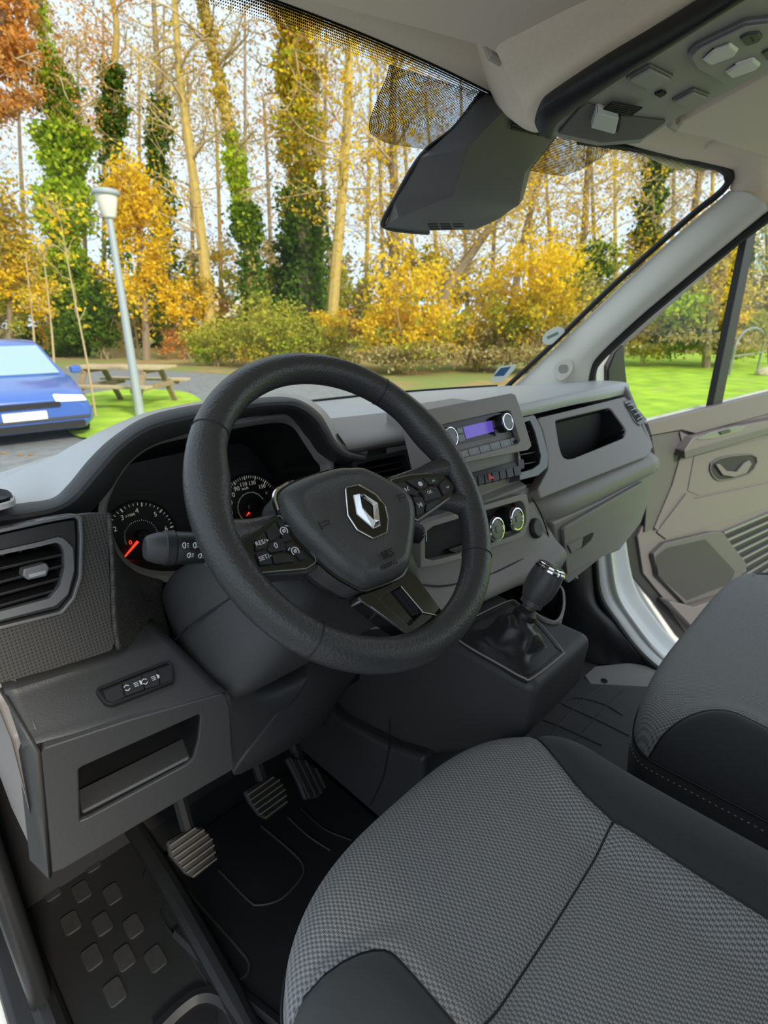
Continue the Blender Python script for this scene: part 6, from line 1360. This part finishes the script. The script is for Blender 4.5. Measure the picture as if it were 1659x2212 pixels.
# hazy wood further back: a row of thin trees that closes the gaps between the near ones
ORD = 'first second third fourth fifth sixth seventh eighth ninth tenth eleventh twelfth thirteenth fourteenth fifteenth'.split()
far_x = [-90, -20, 60, 110, 190, 225, 300, 345, 420, 480, 530, 590, 610, 690, 720, 790, 830, 900, 950, 1010, 1060, 1150, 1200, 1290, 1330, 1420, 1450, 1540, 1620]
for i, x in enumerate(far_x):
    lean = random.uniform(-30, 20); top = random.uniform(-40, 260); L_side = i < 15
    lab = ORD[i] + ' thin tree from the left in the hazy wood behind the ivy trees' if L_side else ORD[28 - i] + ' thin tree from the right in the hazy wood behind the yellow shrubs'
    tree(lab, 36 + 5 * random.random(), [(x, 780), (x + lean * .3, 560), (x + lean, 300), (x + lean * 1.4, top)], 4.5, M['bark'] if i % 3 else M['bark_gold'], twigs=(14, 4.2, .25), crown=(420, 'tan' if i % 2 else 'rust', .12, .5),
         extra=[(x + random.uniform(-20, 20), random.uniform(590, 670), 60, 60, 500, ['tan', 'mix', 'olive', 'tan'][i % 4], .2), (x + random.uniform(-20, 20), 715, 60, 50, 700, ['olive', 'tan', 'green', 'mix', 'rust'][i % 5], .2)], group='thin trees of the far wood')
# shrubs
def shrub(label, dist, masses, group='shrubs along the verge', stems=6):
    pl = plane_at(dist); sc = dist / FPX; x, y, rx, ry = masses[0][:4]; b = pl(x, y); base = V((b.x, b.y, GZ))
    t = thing('shrub', label, 'shrub', base, group); m_ = MB()
    for k in range(stems):
        tip = V(tuple(blob(b, (rx * sc * .8, ry * sc * .8), 1)[0])); m_.tube(cr([base + V((random.gauss(0, .15), random.gauss(0, .15), 0)), base.lerp(tip, .5) + V((0, 0, .2)), tip], 6), .018, 4)
    m_.build('stems', M['twig'], t)
    for (x, y, rx, ry, n, mat, sz) in masses: leaves('foliage', blob(pl(x, y), (rx * sc, ry * sc), n), sz, LM[mat], t)
    return t
shrub('yellow-green shrub left of the steering wheel top', 21, [(470, 735, 60, 45, 1900, 'olive', .075), (440, 760, 40, 24, 500, 'lime', .07)])
shrub('feathery yellow-green shrub behind the steering wheel top', 20, [(585, 715, 70, 62, 2800, 'olive', .075), (620, 740, 60, 40, 800, 'lime', .07), (560, 760, 70, 20, 500, 'mix', .07)])
shrub('low green shrub with scattered yellow leaves right of the steering wheel top', 20, [(700, 735, 55, 45, 1500, 'olive', .08), (720, 700, 50, 40, 500, 'gold', .08), (730, 765, 70, 20, 800, 'olive', .08)])
shrub('large shrub full of bright yellow leaves under the sensor cover', 18, [(880, 640, 95, 90, 1300, 'gold', .085), (850, 720, 80, 50, 900, 'gold', .085), (930, 700, 80, 60, 700, 'gold', .085), (880, 700, 90, 60, 900, 'olive', .08), (870, 762, 105, 26, 1500, 'tan', .08), (860, 750, 100, 30, 700, 'olive', .08)])
shrub('yellow shrub with olive base right of the sensor cover', 19, [(1040, 650, 80, 70, 900, 'gold', .085), (1000, 720, 70, 45, 900, 'olive', .08), (1040, 720, 70, 45, 800, 'tan', .08), (1030, 765, 100, 24, 1400, 'tan', .08)])
shrub('golden shrub by the right windscreen pillar', 18, [(1170, 600, 95, 75, 1700, 'gold', .085), (1110, 690, 60, 60, 900, 'olive', .085), (1180, 680, 70, 60, 900, 'mix', .085), (1150, 755, 90, 30, 1300, 'tan', .085)])
shrub('dull green shrub touching the right windscreen pillar', 22, [(1270, 590, 70, 60, 1200, 'olive', .09), (1290, 570, 40, 40, 700, 'green', .10), (1240, 660, 70, 60, 900, 'tan', .09)])
shrub('dark green shrub left of the lamp post', 25, [(215, 690, 40, 60, 1500, 'green', .12), (160, 720, 40, 36, 700, 'green', .12)])
shrub('russet shrub between the lamp post and golden trunk', 25, [(400, 740, 50, 40, 900, 'rust', .08), (420, 640, 30, 60, 600, 'gold', .09)])
shrub('brown-green hedge at the end of the lawn', 21, [(1400, 715, 60, 45, 1800, 'mix', .10), (1470, 715, 70, 46, 2200, 'green', .10), (1540, 720, 60, 40, 1500, 'mix', .10), (1620, 715, 60, 44, 1500, 'olive', .10), (1480, 740, 140, 22, 1500, 'tan', .10)], 'hedge')
# ------------------------------------------------------------------ things outside
# lamp post
lb = V((*gpt(304, 905), GZ)); lt = 0
pln = atp(232, 470, lb, HD); LH = pln.z
LPt = thing('street_lamp', 'pale grey lamp post with a tapered lantern beside the picnic table', 'lamp post', lb)
M['post'] = pm('galvanised_post', (.36, .40, .40), .5, metal=.2); M['lantern'] = pm('lantern_glass', (.72, .70, .58), .35)
MB().tube([lb, V((lb.x, lb.y, LH * .45 + GZ * .55)), V((lb.x, lb.y, LH))], [.085, .065, .05], 14).build('post', M['post'], LPt, smooth=True)
MB().lathe([(.05, -.02), (.09, .0), (.105, .03), (.15, .22), (.165, .32)], V((lb.x, lb.y, LH)), (0, 0, 1), 24).build('lantern', M['lantern'], LPt, smooth=True)
MB().lathe([(.20, .315), (.205, .34), (.18, .38), (.06, .41), (.0001, .415)], V((lb.x, lb.y, LH)), (0, 0, 1), 24).build('lamp_cap', M['post'], LPt, smooth=True)
# picnic table
pb = V((*gpt(278, 880), GZ + .05)); PT = thing('picnic_table', 'weathered wooden picnic table with attached benches on the grass', 'picnic table', pb)
M['wood'] = pm('weathered_wood', (.46, .36, .20), .8, g=(40, .4), kind='noise', dist=.004, var=.3, vscale=14); M['wood2'] = pm('weathered_wood_dark', (.30, .22, .12), .8, var=.3, vscale=14)
ang = R(-8); tu = (CR * math.cos(ang) + HD * math.sin(ang)).normalized(); tv = V((-tu.y, tu.x, 0))
def tp_(a, b, z): return pb + tu * a + tv * b + V((0, 0, z))
for b in (-.30, -.15, 0, .15, .30): MB().bar(tp_(-.95, b, .74), tp_(.95, b, .74), .13, .045).build('table_plank', M['wood'], PT, bevel=.006)
for s in (-1, 1):
    for b in (.66, .80): MB().bar(tp_(-.95, s * b, .44), tp_(.95, s * b, .44), .125, .045).build('bench_plank', M['wood'], PT, bevel=.006)
for a in (-.62, .62):
    for s in (-1, 1): MB().bar(tp_(a, s * .28, .71), tp_(a, s * .72, 0), .05, .11, up=tu).build('leg', M['wood2'], PT, bevel=.004)
    MB().bar(tp_(a + .05, -.86, .39), tp_(a + .05, .86, .39), .05, .10).build('cross_beam', M['wood2'], PT, bevel=.004)
    MB().bar(tp_(a, -.36, .68), tp_(a, .36, .68), .05, .08).build('cross_beam', M['wood2'], PT, bevel=.004)
# saplings with stakes
for k, (xb, yb_, xt, yt, lab) in enumerate([(208, 905, 160, 640, 'thin bare sapling just left of the picnic table'), (118, 800, 104, 640, 'thin sapling behind the blue car, right one'), (78, 800, 66, 650, 'thin sapling behind the blue car, left one'), (300, 770, 285, 670, 'thin stake right of the lamp post')]):
    b = V((*gpt(xb, yb_), GZ)); tp2 = atp(xt, yt, b, HD); t = thing('sapling', lab, 'sapling', b, 'saplings by the road')
    pth = cr([b, b.lerp(tp2, .5) + CR * .02, tp2, tp2 + (tp2 - b) * .5 + V((0, 0, .3))], 14)
    MB().tube(pth, [.022 * (b - CAM).length / 12 * (1 - .6 * i / 13) for i in range(14)], 6).build('stem', M['twig'], t, smooth=True)
    br, tips = branches(pth, 10, .9, .012, levels=2, start=.5); m_ = MB()
    for pts, r_ in br: m_.tube(pts, .006, 4, cap=False)
    m_.build('twigs', M['twig'], t)
    tips_ = np.array([tuple(p) for p in tips]); leaves('leaf_spray', tips_[rng.integers(0, len(tips_), 90)] + rng.normal(0, .1, (90, 3)), .06, LM['gold'], t)
# blue car facing the van
cb_ = V((*gpt(68, 964), GZ)); CA = thing('car', 'blue hatchback parked on the asphalt at the left edge of the view', 'car', cb_)
M['bluecar'] = pm('blue_car_paint', (.045, .12, .42), .25, coat=.8); M['carglass'] = pm('car_glass', (.30, .42, .44), .12, spec=.7); M['lampc'] = pm('headlamp', (.80, .82, .85), .15, spec=.8)
fw_ = (V((CAM.x, CAM.y, 0)) - V((cb_.x, cb_.y, 0))).normalized(); fw_ = (fw_ + V((.12, 0, 0))).normalized(); sd_ = V((-fw_.y, fw_.x, 0))
def cpn(s, f, z): return cb_ + sd_ * s + fw_ * f + V((0, 0, z * .93))
st_ = [(.02, .20, .66, .70, .80), (-.06, .19, .72, .80, .86), (-.30, .18, .80, .86, .89), (-.95, .18, .93, .88, .90), (-1.05, .18, .95, .88, .90), (-2.6, .18, .98, .88, .90), (-3.9, .20, .95, .84, .86), (-4.0, .30, .80, .76, .78)]
rg = []
for f, z0, z1, h0, h1 in st_:
    rg.append([cpn(s * a, f, z) for s, a, z in [(-1, h0 * .92, z0), (-1, h1, z0 + .12), (-1, h1 * 1.0, (z0 + z1) / 2 + .03), (-1, h0 * .96, z1 - .05), (-1, h0 * .7, z1), (1, h0 * .7, z1), (1, h0 * .96, z1 - .05), (1, h1, (z0 + z1) / 2 + .03), (1, h1, z0 + .12), (1, h0 * .92, z0)]])
vs_, fs = loops(rg, cap0=True, cap1=True); obj('car_body', vs_, fs, M['bluecar'], CA, smooth=True, bevel=.03)
rg = []
for f, z, hw_ in [(-.95, .90, .78), (-1.55, 1.36, .60), (-1.8, 1.44, .57), (-2.9, 1.44, .57), (-3.6, 1.25, .60), (-3.9, .92, .72)]:
    rg.append([cpn(-hw_ - (.10 if z > 1.3 else .0), f, .92 if z > 1.3 else z - .02), cpn(-hw_, f, z), cpn(-hw_ * .6, f, z + .02), cpn(hw_ * .6, f, z + .02), cpn(hw_, f, z), cpn(hw_ + (.10 if z > 1.3 else 0), f, .92 if z > 1.3 else z - .02)])
vs_, fs = loops(rg, closed=False, cap0=True, cap1=True); obj('cabin', vs_, fs, M['bluecar'], CA, smooth=True, bevel=.02)
obj('windscreen', [cpn(-.70, -.985, .95), cpn(.70, -.985, .95), cpn(.55, -1.53, 1.365), cpn(-.55, -1.53, 1.365)], [(0, 1, 2, 3)], M['carglass'], CA, solid=-.012)
for s in (-1, 1):
    fh_ = Fr(cpn(s * .60, .0, .66), sd_, fw_ + V((0, 0, .4)))
    slab('headlamp', rpoly([(-.2, -.06), (.2, -.05), (.22, .07), (-.16, .03)] if s < 0 else [(-.2, -.05), (.2, -.06), (.16, .03), (-.22, .07)], .02), fh_, -.03, .02, M['lampc'], CA, bevel=.01)
    for f in (-.75, -3.2):
        w_ = MB().lathe([(.20, -.02), (.31, .0), (.31, .18), (.20, .20)], cpn(s * .70, f, .31), sd_ * s, 28).build('wheel', M['void'], CA, smooth=True)
        MB().lathe([(.19, .19), (.17, .205), (.001, .20)], cpn(s * .70, f, .31), sd_ * s, 20).build('wheel_rim', M['satin'], w_, smooth=True)
    MB().box(cpn(s * .98, -1.25, .98), .16, .10, .12).build('wing_mirror', M['bluecar'], CA, bevel=.03)
fg2 = Fr(cpn(0, .03, .45), sd_, fw_)
slab('grille', rrect(0, .13, .9, .07, .02), fg2, -.03, .02, M['void'], CA); slab('lower_grille', rrect(0, -.17, 1.45, .10, .03), fg2, -.06, .0, M['void'], CA)
slab('number_plate', rrect(0, .0, .52, .11, .01), fg2, .0, .035, M['sticker'], CA)
slab('bumper_strip', rrect(0, -.07, 1.6, .035, .01), fg2, -.04, .02, M['dash'], CA)
# fallen leaves on the asphalt near the van
for k, (x, y) in enumerate([(10, 980), (44, 984), (67, 983), (412, 846), (690, 868)]):
    b = V((*gpt(x, y), GZ + .004)); f_ = Fr(b, V((math.cos(k * 2.1), math.sin(k * 2.1), .1)), V((.1, .1, 1)))
    o = slab('fallen_leaf', [(.05, 0), (.02, .03), (-.03, .035), (-.05, 0), (-.03, -.035), (.02, -.03)], f_, 0, .006, LM['rust'], None)
    tag(o, ['leftmost of three fallen orange leaves on the asphalt below the blue car', 'middle one of three fallen orange leaves below the blue car', 'rightmost of three fallen orange leaves on the asphalt below the blue car', 'fallen orange leaf on the road right of the picnic table', 'fallen orange leaf on the road seen through the steering wheel'][k], 'leaf', 'fallen leaves on the asphalt')
# hoop rail, fence rail and rock on the lawn
hb = V((*gpt(1575, 812), GZ)); hb2 = V((*gpt(1636, 800), GZ)); M['rail'] = pm('grey_rail', (.24, .25, .25), .45, metal=.3)
ht = atp(1612, 708, (hb + hb2) / 2, HD).z
HR = thing('hoop_rail', 'grey tubular hoop rail on the lawn right of the window divider', 'rail', (hb + hb2) / 2)
ex = (hb2 - hb); pth = [hb, hb + V((0, 0, (ht - GZ) * .55))] + [hb + ex * (.5 - .5 * math.cos(R(a))) + V((0, 0, (ht - GZ) * (.62 + .38 * math.sin(R(a))))) for a in range(0, 181, 20)] + [hb2 + V((0, 0, (ht - GZ) * .55)), hb2]
MB().tube(pth, .035, 10).build('hoop', M['rail'], HR, smooth=True)
MB().tube([hb + V((0, 0, (ht - GZ) * .42)), hb2 + V((0, 0, (ht - GZ) * .42))], .03, 8).build('cross_rail', M['rail'], HR, smooth=True)
fb_ = V((*gpt(1600, 776), GZ)); fb2 = fb_ + CR * 8
FNc = thing('rail_fence', 'grey rail fence at the far side of the lawn', 'fence', fb_)
for k in range(5): p = fb_.lerp(fb2, k / 4); MB().box(p + V((0, 0, .55)), .07, .07, 1.1).build('fence_post', M['rail'], FNc)
for z in (1.08, .55): MB().bar(fb_ + V((0, 0, z)), fb2 + V((0, 0, z)), .05, .07).build('fence_rail', M['rail'], FNc)
rk = V((*gpt(1652, 812), GZ)); bm = bmesh.new(); bmesh.ops.create_icosphere(bm, subdivisions=2, radius=.28)
for v in bm.verts: v.co = V((v.co.x * 1.3, v.co.y, v.co.z * .7)) * (1 + .18 * mnoise.noise(v.co * 4)) + rk + V((0, 0, .08))
me = bpy.data.meshes.new('rock'); bm.to_mesh(me); bm.free(); o = link('rock', me, pm('sandstone', (.55, .46, .32), .9, g=(30, .4), kind='noise', dist=.01)); tag(o, 'pale sandstone boulder on the lawn beside the hoop rail', 'rock')
# pale buildings far behind the trees
def house(label, dist, x0, x1, ytop, cols, rows_, wall):
    pl = plane_at(dist); a, b = pl(x0, 760), pl(x1, 760); zt = pl((x0 + x1) / 2, ytop).z; t = thing('building', label, 'building', V(((a.x + b.x) / 2, (a.y + b.y) / 2, GZ)))
    c = (a + b) / 2; w_ = (b - a).length; f_ = Fr(V((c.x, c.y, (zt + GZ) / 2)), b - a, -HD); h_ = zt - GZ
    slab('wall', [(-w_ / 2, -h_ / 2), (w_ / 2, -h_ / 2), (w_ / 2, h_ / 2), (-w_ / 2, h_ / 2)], f_, -8, 0, wall, t)
    slab('roof', [(-w_ / 2 - .3, h_ / 2), (w_ / 2 + .3, h_ / 2), (w_ / 2 + .3, h_ / 2 + .4), (-w_ / 2 - .3, h_ / 2 + .4)], f_, -8.3, .3, M['pillar'], t)
    for i in range(cols):
        for j in range(rows_):
            wx = -w_ / 2 + w_ * (i + .5) / cols; wy = -h_ / 2 + h_ * (j + .6) / rows_
            wn = ring('window', rrect(wx, wy, 1.3, 1.7, .01), rrect(wx, wy, 1.05, 1.45, .01), f_, -.05, .06, M['sticker'], t, N=16); slab('pane', rrect(wx, wy, 1.1, 1.5, .01), f_, -.02, .02, M['carglass'], wn)
M['render'] = pm('cream_render', (.66, .58, .46), .9)
house('cream building glimpsed through the trees at the far right', 48, 1560, 1900, 470, 4, 4, M['render'])
house('pale building glimpsed between the trunks behind the ivy trees', 60, 180, 620, 620, 6, 2, M['render'])
